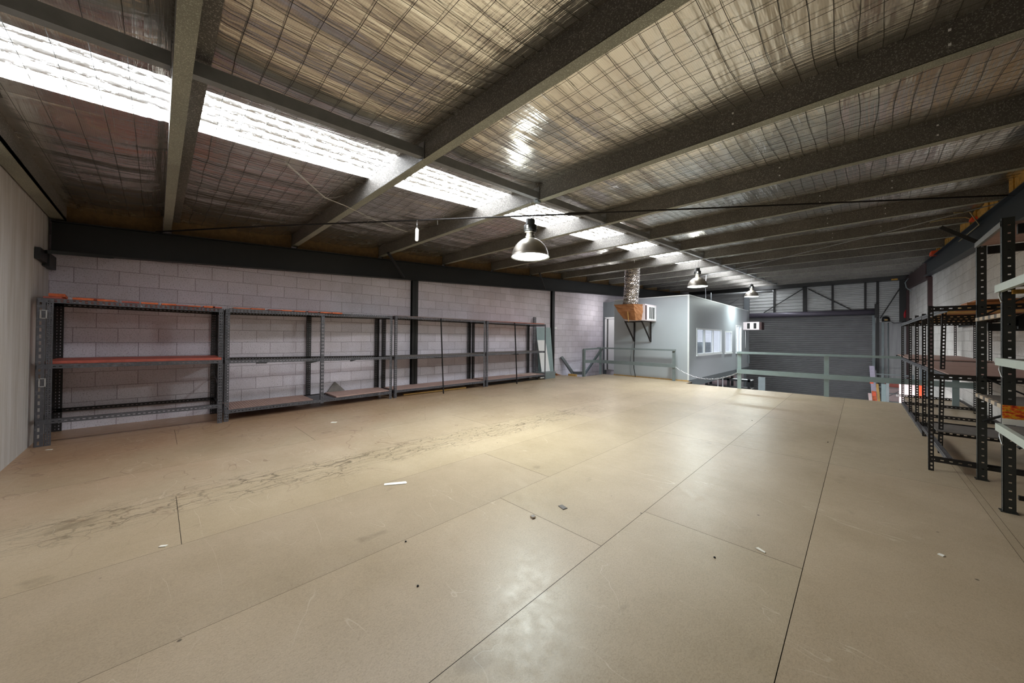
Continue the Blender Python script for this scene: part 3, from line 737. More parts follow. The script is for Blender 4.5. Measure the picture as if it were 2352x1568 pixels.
def hood():
    t = thing('cardboard_hood', (-5.2, 10.3, 1.9), 'crumpled brown cardboard hood taped between the air conditioner and silver duct', 'hood')
    b = MB()
    top = [(-5.50,10.12,2.345),(-4.86,10.12,2.33),(-4.72,10.45,2.33),(-5.30,10.46,2.37)]
    bot = [(-5.26,10.28,1.90),(-4.86,10.25,1.84),(-4.74,10.45,1.84),(-5.20,10.46,1.86)]
    mid = [(-5.38,10.16,2.12),(-4.84,10.14,2.12),(-4.71,10.45,2.10),(-5.26,10.46,2.12)]
    lv = [top, mid, bot]
    for a in range(2):
        for i in range(4): 
            p0, p1, p2, p3 = lv[a][i], lv[a][(i+1)%4], lv[a+1][(i+1)%4], lv[a+1][i]
            b.face([p0, p1, p2, p3])
    b.face(bot[::-1])
    bmesh.ops.remove_doubles(b.bm, verts=b.bm.verts, dist=.001)
    bmesh.ops.subdivide_edges(b.bm, edges=b.bm.edges[:], cuts=3, use_grid_fill=True)
    for v in b.bm.verts: v.co += Vector((random.uniform(-.012,.012), random.uniform(-.012,.012), random.uniform(-.008,.008)))
    b.build('carton', m_card, t)
    b = MB(); b.bar((-5.03, 10.10, 2.10), (-5.05, 10.2, 1.80), .02, .008); b.build('tape_strip', m_timber, t)
hood()
b = MB(); prof = []; zz = 2.33; i = 0
cx = lambda z: -5.06+ (z-2.33)*.04+.03*math.sin((z-2.3)*2.2)
rings = []
while zz < 3.50:
    r_ = .215+(.012 if i % 2 else -.006)
    ring = []
    for k in range(36):
        a = 2*math.pi*k/36; rj = r_+.008*math.sin(k*3+i*1.7)+random.uniform(-.004,.004)
        ring.append(b.bm.verts.new((cx(zz)+rj*math.cos(a), 10.32+rj*math.sin(a), zz+.01*math.sin(a*2+i))))
    rings.append(ring); zz += .019; i += 1
for i in range(len(rings)-1):
    for k in range(36): b.bm.faces.new((rings[i][k], rings[i][(k+1)%36], rings[i+1][(k+1)%36], rings[i+1][k]))
tag(b.build('flexible_duct', m_foild, normals=False), 'crinkled silver flexible duct rising from the cardboard hood to the roof', 'duct')
b = MB(); b.tube([(-5.34,11.24,1.8),(-5.35,11.25,1.1),(-5.38,11.25,.7),(-5.36,11.22,.3),(-5.28,11.15,.06),(-5.25,11.1,.02)], .012, 6); tag(b.build('drain_hose', m_cable), 'thin black drain hose hanging down the office front', 'hose')
b = MB(); b.tube([(-5.42,11.26,1.1),(-5.5,11.26,.6),(-5.5,11.25,.2),(-5.44,11.2,.02)], .006, 6); tag(b.build('power_cable', m_raild), 'grey cable hanging beside the drain hose on the office front', 'cable')
t = thing('air_conditioner', (-3.45, 18.6, 1.7), 'small white air conditioner on the far side wall of the office', 'air conditioner')
b = MB(); b.box(-3.66, -3.08, 18.3, 18.9, 1.71, 2.05); gr = b.build('casing', m_ac, t)
for x0_ in (-3.52, -3.28): b = MB(); b.box(x0_, x0_+.10, 18.292, 18.3, 1.76, 2.0); b.build('vent_slot', m_slot, gr)
b = MB(); b.box(-3.08, -3.0, 18.34, 18.9, 1.72, 2.04); b.build('side_panel', m_redblk, t)
b = MB(); b.tube([(-3.62,18.4,1.7),(-3.6,18.4,1.6),(-3.62,18.5,1.3),(-3.62,18.5,.9)], .012, 6); tag(b.build('drain_hose', m_white), 'short pale hose under the small air conditioner', 'hose')
b = MB(); b.box(-3.64,-3.58,19.1,19.2,.2,.55); tag(b.build('switch_box', m_officed), 'small dark box low on the far end of the office side wall', 'box')
# things on the office roof
b = MB(); b.tube([(-5.2,14.6,ZT),(-5.2,14.6,2.95)], .05, 10); tag(b.build('vent_pipe', m_officed), 'short grey vent pipe standing on the office roof', 'pipe')
b = MB(); b.tube([(-3.75,13.2,ZT),(-3.74,13.2,2.72),(-3.72,13.1,3.0),(-3.73,13.2,3.48)], .008, 6); tag(b.build('suspension_wire', m_chain), 'thin steel wire running from the office roof edge up to a purlin', 'wire')
b = MB(); b.tube([(-3.9,14.4,ZT),(-3.9,14.4,3.0)], .02, 8); tag(b.build('conduit', m_officed), 'slim grey conduit standing near the office roof edge', 'pipe')

# ------------------------------------------------------------------ railings
def railing(label, y, xs, xa, xb, z_top, z_mid, mat, post_w=.085, name='railing'):
    t = thing(name, ((xa+xb)/2, y, 0), label, 'railing')
    b = MB(); b.box(xa, xb, y-.05, y+.03, z_top-.045, z_top+.005); b.build('top_rail', mat, t)
    b = MB(); b.box(xa, xb, y-.035, y-.01, z_mid-.055, z_mid+.055); b.build('mid_rail', mat, t)
    for xx in xs:
        b = MB(); b.box(xx-post_w/2, xx+post_w/2, y-.01, y+.03, 0, z_top-.045); b.build('post', mat, t)
    return t
railing('pale green steel guard railing in front of the roller door', 10.66, (-2.22, -.53, 1.3), -2.27, XR, .955, .452, m_rail)
railing('grey green steel guard railing in front of the office', 11.05, (-6.52, -4.01), -6.62, -3.96, .955, .46, m_raild)
# inclined stair rail and stringer at the left hole
t = thing('stair_railing', (-6.7, 10.4, 0), 'grey steel stair handrail dropping through the opening left of the office', 'railing')
b = MB(); b.box(-6.56, -6.48, 9.96, 10.04, 0, .90); b.build('post', m_raild, t)
b = MB(); b.bar((-6.52, 9.98, .90), (-6.50, 11.05, .93), .05, .05); b.bar((-6.52, 10.0, .5), (-6.50, 11.05, .47), .03, .1); b.build('rail', m_raild, t)
b = MB(); b.bar((-6.42, 11.0, .93), (-7.2, 11.1, -.05), .05, .11, up=(0,1,0)); b.build('inclined_rail', m_raild, t)
t = thing('folding_trestle', (-7.2, 10.3, 0), 'tilted dark grey steel channel frame leaning in the stair opening', 'frame')
b = MB(); b.bar((-7.42, 9.95, .62), (-7.05, 10.2, -.02), .05, .11, up=(0,1,0)); b.build('channel', m_officed, t)
b = MB(); b.bar((-7.44, 10.05, .62), (-7.1, 10.35, -.02), .03, .05, up=(0,1,0)); b.build('channel', m_raild, t)
b = MB(); b.bar((-7.08, 10.2, .06), (-6.55, 10.05, .11), .06, .10); b.build('cross_channel', m_officed, t)
b = MB(); b.box(-7.05, -6.75, 9.86, 9.95, -.17, .06); tag(b.build('timber_block', m_timber), 'short timber packer at the edge of the stair opening', 'timber')
b = MB(); b.hexa([(-7.45,9.62,0),(-7.3,9.62,0),(-7.3,9.84,0),(-7.45,9.84,0),(-7.45,9.62,.09),(-7.42,9.62,.09),(-7.42,9.80,.02),(-7.45,9.82,.02)]); tag(b.build('timber_offcut', m_card), 'small brown timber offcut against the left wall', 'timber')
b = MB(); b.box(XL, XL+.04, 9.56, 9.72, 1.585, 1.655); tag(b.build('socket_box', m_white), 'small white socket box on the left wall beside the slim column', 'electrical box')
# chain
b = MB(); xa, xb = -3.97, -2.22
pts = [(xa+(xb-xa)*i/24, 11.05-(.39)*i/24, .43-.27*(1-(2*i/24-1)**2)) for i in range(25)]
for i in range(24):
    a, c = Vector(pts[i]), Vector(pts[i+1]); d = (c-a).normalized(); sd = d.cross(Vector((0,0,1))).normalized() if i % 2 else Vector((0,0,1))
    m_ = (a+c)/2; L_ = (c-a).length*.62
    ring = [m_+d*(L_*math.cos(q))+sd*(.014*math.sin(q)) for q in [2*math.pi*k/8 for k in range(8)]]
    b.tube(ring+[ring[0]], .0055, 5, cap=False)
tag(b.build('safety_chain', m_chain, normals=False), 'steel safety chain sagging between the two railings', 'chain')

# ------------------------------------------------------------------ slotted angle shelving
def upright(par, x, y, h, sx, sy, mat, wx=.04, wy=.055, cols=None, z0=0.0, lean=(0,0), pitch=.04, hl=.018, hw=.010, name='upright'):
    """angle post with its corner at x,y; flanges run toward sx (in X) and sy (in Y)"""
    b = MB(); v = Vector((lean[0], lean[1], h-z0)).normalized()
    o = Vector((x, y, z0)); t_ = .0025
    cy_ = cols if cols is not None else [wy*.32, wy*.72]
    b.strip(o, (0,sy,0), v, (sx,0,0), wy, h-z0, t_, cy_, pitch, hl, hw)
    b.strip(o, (sx,0,0), v, (0,sy,0), wx, h-z0, t_, [wx*.55], pitch, hl, hw)
    return b.build(name, mat, par)
def beam(par, a, c, nrm, mat, hgt=.05, inw=.035, cols=None, pitch=.045, name='beam', top=True):
    """angle beam from a to c (top edge), vertical face normal nrm, flange inward at top"""
    a, c, nrm = Vector(a), Vector(c), Vector(nrm).normalized(); L_ = (c-a).length; d = (c-a)/L_
    b = MB()
    b.strip(a, (0,0,-1), d, -nrm, hgt, L_, .0025, cols if cols is not None else [hgt*.5], pitch, .022, .009)
    o = a if top else a+Vector((0,0,-hgt))
    b.strip(o, -nrm, d, (0,0,-1 if top else 1), inw, L_, .0025, [inw*.6], pitch, .022, .008)
    return b.build(name, mat, par)
def board(par, p, z, th, mat, name='shelf_board', grooves=False):
    """p = 4 plan points"""
    b = MB(); b.hexa([(q[0], q[1], z-th) for q in p]+[(q[0], q[1], z) for q in p])
    return b.build(name, mat, par)

GL = 'slotted steel shelving along the left wall'
def lerp(a, c, t): return (a[0]+(c[0]-a[0])*t, a[1]+(c[1]-a[1])*t)
def left_unit(label, fa, fb, ba, bb, zs, ze, mats, wide=False):
    """fa, fb front corners; ba, bb back corners; zs heights at a end, ze at b end for [top, mid, low]"""
    t = thing('shelving_unit', ((fa[0]+bb[0])/2, (fa[1]+fb[1])/2, 0), label, 'shelving', GL)
    ha, hb = zs[0], ze[0]
    if wide:
        upright(t, fa[0], fa[1], ha, -1, 1, m_ang, cols=[.03], wy=.065, pitch=.075, hl=.042, hw=.016)
        upright(t, fa[0]-.003, fa[1]+.068, ha, -1, 1, m_ang, cols=[.014, .034], wy=.05, pitch=.026, hl=.012, hw=.006)
    else: upright(t, fa[0], fa[1], ha, -1, 1, m_ang)
    upright(t, fb[0], fb[1], hb, -1, -1, m_ang)
    upright(t, ba[0], ba[1], ha, 1, 1, m_angd, wy=.09, wx=.05, cols=[.035,.065]); upright(t, bb[0], bb[1], hb, 1, -1, m_angd, wy=.08, wx=.05, cols=[.035,.06])
    for i in range(3):
        za, zb = zs[i], ze[i]
        beam(t, (fa[0]+.003, fa[1]+.01, za), (fb[0]+.003, fb[1]-.01, zb), (1,0,0), m_ang, cols=[.016,.034] if i == 0 else [.026], inw=.04)
        beam(t, (ba[0]-.0, ba[1]+.01, za), (bb[0]-.0, bb[1]-.01, zb), (-1,0,0), m_angd, inw=.03)
        beam(t, (fa[0], fa[1]+.004, za-.01), (ba[0], ba[1]+.004, za-.01), (0,-1,0), m_angd)
        beam(t, (fb[0], fb[1]-.004, zb-.01), (bb[0], bb[1]-.004, zb-.01), (0,1,0), m_angd)
    return t
# unit 1: beside the precast wall, red planks on the middle shelf, open below
u1f, u1g, u1b, u1c = (-6.54, -.955), (-6.58, .68), (-7.43, -.955), (-7.43, .69)
t1 = left_unit('leftmost grey slotted steel shelving unit with red planks on its middle shelf', u1f, u1g, u1b, u1c, [1.675,.925,.30], [1.655,.915,.27], None, wide=True)
for zz in (1.55, .78):
    b = MB(); 
    for (y0, y1, z0, z1) in ((-.925,-.885,zz-.09,zz-.08),(-.925,-.885,zz+.0,zz+.01),(-.93,-.92,zz-.09,zz+.01),(-.89,-.88,zz-.09,zz+.01)): b.box(-6.54,-6.532,y0,y1,z0-.02,z1-.02)
    b.build('hook_plate', m_chain, t1)
b = MB(); b.bar((-6.6,.66,.42), (-7.4,.66,.62), .03, .004, up=(0,1,0)); b.build('brace', m_ang, t1)
for k in range(5):
    x0_ = -7.38+.165*k; b = MB(); b.hexa([(x0_,-.90,.925),(x0_+.15,-.90,.925),(x0_+.148,.66,.915),(x0_,.66,.915),(x0_,-.90,.958),(x0_+.15,-.90,.958),(x0_+.148,.66,.948),(x0_,.66,.948)])
    tag(b.build('timber_plank', m_redtim), '%s red painted plank on the middle shelf of the leftmost unit, counted from the wall' % ORD[k], 'plank', 'red planks on the leftmost middle shelf')
# orange slats across the tops
def slat(y0, wdt, z, k, rot, mat, label, x0=-7.40, x1=-6.56, th=.02):
    b = MB(); dx = rot
    b.hexa([(x0,y0,z),(x0,y0+wdt,z),(x1,y0+wdt+dx,z),(x1,y0+dx,z),(x0,y0,z+th),(x0,y0+wdt,z+th),(x1,y0+wdt+dx,z+th),(x1,y0+dx,z+th)])
    tag(b.build('timber_batten', mat), label, 'timber slat', 'orange timber slats on the shelving tops')
ys_ = [(-.93,.13),(-.70,.16),(-.50,.14),(-.325,.15),(-.15,.155),(.02,.14),(.17,.12),(.30,.13),(.44,.12),(.57,.10)]
for k, (y0, wd) in enumerate(ys_):
    slat(y0, wd, 1.677-.012*(y0+.95), k, random.uniform(-.02,.02), m_orange if k % 3 else m_redtim, '%s orange painted slat on top of the leftmost shelving unit, from the corner' % ORD[k], th=random.uniform(.014,.024))
slat(-.93, .12, 1.705, 0, .04, m_orange, 'raised orange block stacked on the slats in the left corner', -7.2, -6.66, .035)
slat(-.80, .22, 1.692, 0, .12, m_redtim, 'tilted red slat lying under the raised orange block in the left corner', -7.3, -6.6, .012)
# unit 2
u2f, u2g, u2b, u2c = (-6.62, .70), (-6.82, 3.40), (-7.43, .72), (-7.43, 3.38)
t2 = left_unit('second shelving unit from the left with ribbed lower boards and orange slats on top', u2f, u2g, u2b, u2c, [1.66,.905,.165], [1.70,.86,.15], None)
mf = lerp(u2f, u2g, .49)
upright(t2, mf[0]+.004, mf[1], 1.68, -1, 1, m_ang, z0=.09, pitch=.06, hl=.03)
upright(t2, -7.43, 1.98, 1.68, 1, 1, m_angd, wy=.085)
def ribbed(par, p, z, name='shelf_board'):
    b = MB(); n_ = 34
    for i in range(n_):
        a0, a1 = lerp(p[0], p[1], i/n_), lerp(p[0], p[1], (i+.82)/n_); c0, c1 = lerp(p[3], p[2], i/n_), lerp(p[3], p[2], (i+.82)/n_)
        b.hexa([(a0[0],a0[1],z-.02),(a1[0],a1[1],z-.02),(c1[0],c1[1],z-.02),(c0[0],c0[1],z-.02),(a0[0],a0[1],z),(a1[0],a1[1],z),(c1[0],c1[1],z),(c0[0],c0[1],z)])
    b.box(0,0,0,0,0,0) if 0 else None
    p2 = p; b.hexa([(q[0],q[1],z-.025) for q in p2]+[(q[0],q[1],z-.006) for q in p2])
    return b.build(name, m_shelf, par)
ribbed(t2, [(-6.66,.76),(-6.75,1.92),(-7.38,1.92),(-7.38,.76)], .172)
board(t2, [(-6.74,2.30),(-6.84,3.36),(-7.38,3.36),(-7.38,2.30)], .178, .02, m_shelf)
board(t2, [(-6.66,.76),(-6.82,3.36),(-7.38,3.36),(-7.38,.76)], 1.675, .014, m_shelfgrey)
b = MB(); b.bar((-6.66,1.15,.84), (-6.9,1.25,.87), .14, .012); b.build('brace', m_black, t2)
b = MB(); b.bar((-6.72,1.85,.83), (-6.75,2.05,.86), .02, .05); b.build('brace', m_black, t2)
b = MB(); b.bar((-6.78,2.55,.82), (-6.79,2.75,.86), .02, .04); b.build('brace', m_black, t2)
b = MB(); b.hexa([(-6.80,1.95,.13),(-6.84,2.28,.13),(-7.3,2.25,.14),(-7.3,1.95,.14),(-6.80,1.95,.15),(-6.84,2.28,.15),(-7.3,2.25,.16),(-7.3,1.95,.16)]); tag(b.build('loose_board', m_ang), 'loose grey board on the lower shelf of the second unit', 'board')
b = MB(); b.hexa([(-7.40,2.35,.18),(-7.38,2.35,.18),(-7.38,2.68,.18),(-7.40,2.68,.18),(-7.46,2.50,.36),(-7.44,2.50,.36),(-7.44,2.51,.36),(-7.46,2.51,.36)]); tag(b.build('paper_sheet', m_shelfgrey), 'pointed tan sheet leaning on the wall behind the second unit', 'paper')
for k, (y0, wd) in enumerate([(.80,.20),(1.02,.18),(1.24,.16),(1.40,.15),(1.60,.16),(1.78,.15),(1.98,.18),(2.2,.17)]):
    slat(y0, wd, 1.676, k, random.uniform(-.03,.03), m_orange if k % 3 != 2 else m_redtim, '%s orange slat on top of the second shelving unit, from its left end' % ORD[k], -7.38, -6.68, random.uniform(.014,.022))
# unit 3, 4
u3f, u3g, u3b, u3c = (-6.83, 3.46), (-6.83, 5.93), (-7.43, 3.46), (-7.43, 5.9)
t3 = left_unit('third shelving unit from the left with pinkish boards, thin bar at its middle', u3f, u3g, u3b, u3c, [1.705,.85,.16], [1.70,.85,.16], None)
for z, mm in ((1.712, m_shelf), (.857, m_shelfgrey), (.168, m_shelf)): board(t3, [(-6.84,3.50),(-6.84,5.9),(-7.4,5.9),(-7.4,3.5)], z, .016, mm)
b = MB(); b.bar((-6.66,4.55,0), (-6.79,4.55,1.70), .012, .035); b.build('support_bar', m_angd, t3)
b = MB(); b.bar((-6.86,4.25,.81), (-6.82,4.62,.80), .03, .02); b.build('brace', m_black, t3)
u4f, u4g, u4b, u4c = (-6.83, 5.98), (-6.85, 8.40), (-7.43, 5.98), (-7.43, 8.25)
t4 = left_unit('fourth and farthest shelving unit on the left with grey brown boards', u4f, u4g, u4b, u4c, [1.70,.86,.165], [1.69,.875,.165], None)
for z, mm in ((1.707, m_orange), (.872, m_shelfgrey), (.175, m_shelf)): board(t4, [(-6.85,6.0),(-6.86,8.34),(-7.4,8.3),(-7.4,6.0)], z, .014, mm)
b = MB(); b.bar((-6.71,6.99,0), (-6.81,6.99,1.69), .012, .035); b.build('support_bar', m_angd, t4)
b = MB(); b.bar((-6.86,6.9,.82), (-6.82,7.15,.81), .03, .02); b.build('brace', m_black, t4)
t = thing('slotted_post', (-7.35, 8.5, 0), 'tall perforated pale steel post leaning on the wall behind the fourth unit', 'post')
upright(t, -7.36, 8.42, 1.93, -1, 1, m_ang, wy=.11, cols=[.02,.05,.08], pitch=.05, hl=.022, hw=.014, name='angle')
# panels leaning on the wall
b = MB(); b.hexa([(-7.28,8.60,0),(-7.27,8.60,0),(-7.27,9.36,0),(-7.28,9.36,0),(-7.42,8.60,1.62),(-7.41,8.60,1.62),(-7.41,9.33,1.62),(-7.42,9.33,1.62)]); tag(b.build('leaning_sheet', m_rail), 'tall pale green grey sheet leaning on the left wall beside the slim column', 'panel')
b = MB(); b.hexa([(-7.16,8.58,.20),(-7.15,8.58,.20),(-7.15,9.0,.20),(-7.16,9.0,.20),(-7.3,8.52,1.20),(-7.29,8.52,1.20),(-7.29,8.92,1.20),(-7.3,8.92,1.20)]); tag(b.build('leaning_sheet', m_white), 'narrow white board leaning in front of the taller grey green sheet', 'panel')
b = MB(); b.box(-7.3,-6.9,8.42,8.98,.14,.20); b.box(-7.3,-7.25,8.45,8.95,0,.14); b.box(-6.95,-6.9,8.45,8.95,0,.14); tag(b.build('low_stand', m_raild), 'low grey metal stand under the narrow white board', 'stand')
b = MB(); b.tube([(-6.9,8.0,.18),(-7.05,7.9,.19),(-7.2,7.7,.185),(-7.3,7.3,.19),(-7.2,7.0,.2)], .005, 5); tag(b.build('loose_cable', m_paper), 'thin pale cable lying on the lowest shelf of the fourth unit', 'cable')
for k, (a_, c_) in enumerate((((-7.0,3.75),(-6.95,5.4)), ((-7.1,6.1),(-6.98,7.5)), ((-7.1,7.2),(-7.0,8.2)))):
    b = MB(); b.bar((a_[0], a_[1], .025), (c_[0], c_[1], .025), .05, .03); tag(b.build('steel_offcut', m_angd if k else m_timber), ['long timber strip on the floor under the third unit','dark steel length on the floor under the fourth unit','second dark steel length on the floor near the right end of the fourth unit'][k], 'offcut')
for k in range(3):
    b = MB(); b.tube([(-6.86,8.22+.06*k,.06),(-6.98,8.22+.06*k,.06)], .025, 10); tag(b.build('steel_bolt', m_chain), 'bright steel fitting on the floor at the right end of the fourth unit', 'fitting', 'fittings under the fourth unit')

# ------------------------------------------------------------------ right hand racks
GR = 'black slotted steel racks along the right wall'
def rpost(t, x, y, h, sx=1, sy=1, mat=m_angb, wx=.036, wy=.036, **k): return upright(t, x, y, h, sx, sy, mat, wx=wx, wy=wy, cols=[wy*.5], pitch=.038, hl=.02, hw=.013, **k)
t = thing('storage_rack', (1.0, 6.3, 0), 'nearer black slotted rack on the right wall with timber stacked on top', 'rack', GR)
rpost(t, .485, 5.38, 1.62); rpost(t, .635, 6.27, 1.66, lean=(.03,-.02)); rpost(t, .60, 7.24, 1.64); rpost(t, 1.48, 5.40, 1.62, -1, 1); rpost(t, 1.50, 7.20, 1.62, -1, 1)
for z in (1.615, .95, .14):
    beam(t, (.485, 5.378, z), (1.50, 5.378, z), (0,-1,0), m_angb, pitch=.055)
    beam(t, (.60, 7.24, z), (1.50, 7.24, z), (0,-1,0), m_angb, pitch=.055)
    beam(t, (.61, 5.4, z-.005), (.60, 7.28, z-.005), (-1,0,0), m_ang)
    beam(t, (1.50, 5.4, z-.005), (1.50, 7.28, z-.005), (1,0,0), m_angb)
beam(t, (.60, 6.30, .93), (1.50, 6.30, .93), (0,-1,0), m_angb, pitch=.05)
beam(t, (.60, 6.28, .26), (1.50, 6.28, .26), (0,-1,0), m_angb, pitch=.05); beam(t, (.60, 6.75, .28), (1.50, 6.75, .28), (0,-1,0), m_angb, pitch=.05)
board(t, [(.62,5.42),(1.48,5.42),(1.48,7.2),(.62,7.2)], .955, .016, m_shelf); board(t, [(.62,6.2),(1.48,6.2),(1.48,6.8),(.62,6.8)], .27, .014, m_shelfgrey)
t = thing('storage_rack', (1.0, 9.3, 0), 'farther black slotted rack on the right wall reaching the railing', 'rack', GR)
for yy in (8.06, 9.03, 10.50): rpost(t, .60, yy, 1.66 if yy < 10 else 1.62)
for yy in (9.14, 10.16, 11.95): rpost(t, 1.47, yy, 1.65, -1, 1)
for z in (1.62, .945, .06):
    for yy in (8.06, 9.03, 10.5): beam(t, (.60, yy, z), (1.5, yy, z), (0,-1,0), m_angb, pitch=.05)
    beam(t, (.60, 7.32, z), (.60, 10.54, z), (-1,0,0), m_ang); beam(t, (1.5, 7.32, z), (1.5, 12.0, z), (1,0,0), m_angb)
beam(t, (.60, 11.97, .05), (1.5, 11.97, .05), (0,-1,0), m_angb); beam(t, (.60, 11.97, .95), (1.5, 11.97, .95), (0,-1,0), m_angb)
board(t, [(.62,7.34),(1.48,7.34),(1.48,8.9),(.62,8.9)], .95, .016, m_shelf); board(t, [(.62,9.1),(1.48,9.1),(1.48,11.9),(.62,11.9)], .97, .016, m_shelf)
# timber on top
for k in range(6):
    y0 = 5.5+.42*k+(.1 if k % 2 else 0); x1 = 1.5
    b = MB(); b.box(.74+.03*(k % 3), x1, y0, y0+.30, 1.625, 1.65+.006*(k % 3)); tag(b.build('timber_board', m_timber if k % 2 else m_rusttim), '%s yellow brown board lying across the top of the nearer black rack' % ORD[k], 'board', 'boards on the rack tops')
for k in range(4):
    y0 = 8.15+.58*k
    b = MB(); b.box(.68, 1.5, y0, y0+.45, 1.63, 1.65); tag(b.build('timber_board', m_timber), '%s yellow brown board across the top of the farther black rack' % ORD[k], 'board', 'boards on the rack tops')
b = MB(); b.box(.80, 1.45, 5.55, 6.6, 1.66, 1.675); tag(b.build('timber_board', m_rusttim), 'orange sheet edge on top of the nearer black rack timber', 'board')

# near rack with round-hole uprights and pale green white beams
t = thing('pallet_rack', (1.1, 4.9, 0), 'tall charcoal rack at the right edge with pale white shelf beams', 'rack')
def bigpost(x, y, h, w=.085, d=.05):
    b = MB(); b.strip((x, y, 0), (1,0,0), (0,0,1), (0,1,0), w, h, .003, [w*.55], .062, .010, .015, v0=.035)
    b.strip((x, y, 0), (0,1,0), (0,0,1), (1,0,0), d, h, .003, [d*.5], .05, .008, .006)
    b.box(x+w-.003, x+w, y+.003, y+d, 0, h); b.box(x-.012, x+w+.01, y-.012, y+d+.012, 0, .006)
    return b.build('upright', m_up, t)
for (xx, yy, hh) in ((.775,5.34,2.17),(.765,4.47,2.205),(1.42,5.34,2.17),(1.42,4.47,2.2),(.765,3.05,2.2),(1.42,3.05,2.2)): bigpost(xx, yy, hh, .055 if yy > 5 else .058)
for yy in (5.365, 4.50, 3.08):
    for z in (2.08, 1.37, .1):
        b = MB(); b.box(.84, 1.44, yy, yy+.03, z, z+.07 if z > 1 else z+.03); b.build('cross_bar', m_black, t)
    for (za, zb) in ((1.30,1.62),(1.62,1.30),(.45,.78),(.78,.45)):
        pass
b = MB(); b.bar((.80,5.30,.55),(1.45,5.30,.95), .012, .05, up=(0,1,0)); b.build('brace', m_black, t)
b = MB(); b.bar((.80,5.32,.95),(1.45,5.32,.55), .012, .05, up=(0,1,0)); b.build('brace', m_black, t)
b = MB(); b.bar((.84,4.53,.48),(1.44,4.53,.95), .012, .05, up=(0,1,0)); b.build('brace', m_black, t)
b = MB(); b.bar((.84,4.53,1.46),(1.44,4.53,1.86), .012, .05, up=(0,1,0)); b.build('brace', m_black, t)
b = MB(); b.bar((.82,5.33,1.52),(1.44,5.33,1.95), .012, .05, up=(0,1,0)); b.build('brace', m_black, t)
for z in (1.49, .795):       # bay between the two visible frames
    b = MB(); b.box(.765,.79, 4.52, 5.34, z-.03, z); b.build('beam', m_tape, t)
    if z < 1: board(t, [(.79,4.54),(1.44,4.54),(1.44,5.33),(.79,5.33)], z-.005, .03, m_shelfgrey)
    b = MB(); b.box(.80, 1.44, 4.52, 4.55, z-.10, z-.03); b.build('cross_bar', m_black, t)
b = MB(); b.box(.765,.785, 4.48, 5.36, 2.145, 2.19); b.build('beam', m_strut, t)
board(t, [(.79,4.5),(1.44,4.5),(1.44,5.35),(.79,5.35)], 2.175, .02, m_shelf)
for z0, z1 in ((1.645,1.70),(1.095,1.15),(.60,.655)):
    b = MB(); b.box(.735,.765, 3.05, 4.50, z0, z1); pb = b.build('beam', m_beamw, t); pb['label'] = 'pale green white shelf beam'
    board(t, [(.765,3.06),(1.45,3.06),(1.45,4.48),(.765,4.48)], z1-.004, .016, m_shelfgrey)
    b = MB(); b.tube([(.745,4.42,z0),(.74,4.41,z0-.03),(.745,4.39,z0-.07),(.745,4.37,z0-.085)], .005, 5); b.build('lock_pin', m_chain, pb)
    b = MB(); b.box(.80, 1.44, 4.40, 4.44, z0-.02, z0+.01); b.build('cross_bar', m_yellow if z0 > 1.6 else m_black, t)
b = MB(); b.box(.762,.858,4.462,4.468,.70,.80); b.build('warning_sticker', m_sticker, t)
b = MB(); b.box(.762,.858,4.462,4.468,.655,.70); b.build('sticker_border', m_paper, t)

# far right cable coil, yellow fitting, fans of cable
b = MB()
for k in range(4):
    pts = [(1.43+.03*math.cos(a)+.01*k, YF-.20-.012*k, 2.42+.03*k+.13*math.sin(a)) for a in [2*math.pi*i/14 for i in range(15)]]
    b.tube(pts, .012, 6, cap=False)
tag(b.build('hose_coil', m_red, normals=False), 'red hose coil hanging in the far right corner', 'hose')
b = MB(); b.tube([(1.32,20,3.65),(1.24,20,3.5),(1.27,20,3.3),(1.4,20,3.15)], .018, 6); tag(b.build('curved_conduit', m_raild), 'curved grey flexible conduit hanging in the far right corner', 'conduit')
b = MB(); b.box(.95, 1.13, 21.5, 21.56, 3.80, 3.86); tag(b.build('yellow_fitting', m_yellow), 'small yellow fitting under the far roof', 'fitting')
t = thing('door_motor', (.85, YF-.3, 2.15), 'dark roller door motor with round top beside the door', 'motor')
b = MB(); b.lathe([(0,0),(.13,0),(.13,.1),(.1,.2),(0,.24)], (.85, YF-.3, 2.14), 20); b.build('housing', m_black, t)
b = MB(); b.box(.8, .9, YF-.45, YF-.43, 2.19, 2.24); b.build('status_plate', m_timber, t)
b = MB(); b.tube([(.95,YF-.3,2.2),(1.1,YF-.3,2.05),(1.3,YF-.35,2.08),(1.5,YF-.4,2.15)], .012, 6); tag(b.build('power_cable', m_cable), 'black cable swagging from the door motor to the right wall', 'cable')
b = MB(); b.box(.72,.80,YF-.14,YF-.06,ZLOW,2.1); tag(b.build('wall_channel', m_raild), 'narrow grey vertical channel right of the tall black post', 'channel')
b = MB(); b.tube([(.93,YF-.08,ZLOW),(.93,YF-.08,2.1)], .02, 8); tag(b.build('conduit', m_raild), 'thin grey vertical conduit on the light panel wall', 'pipe')
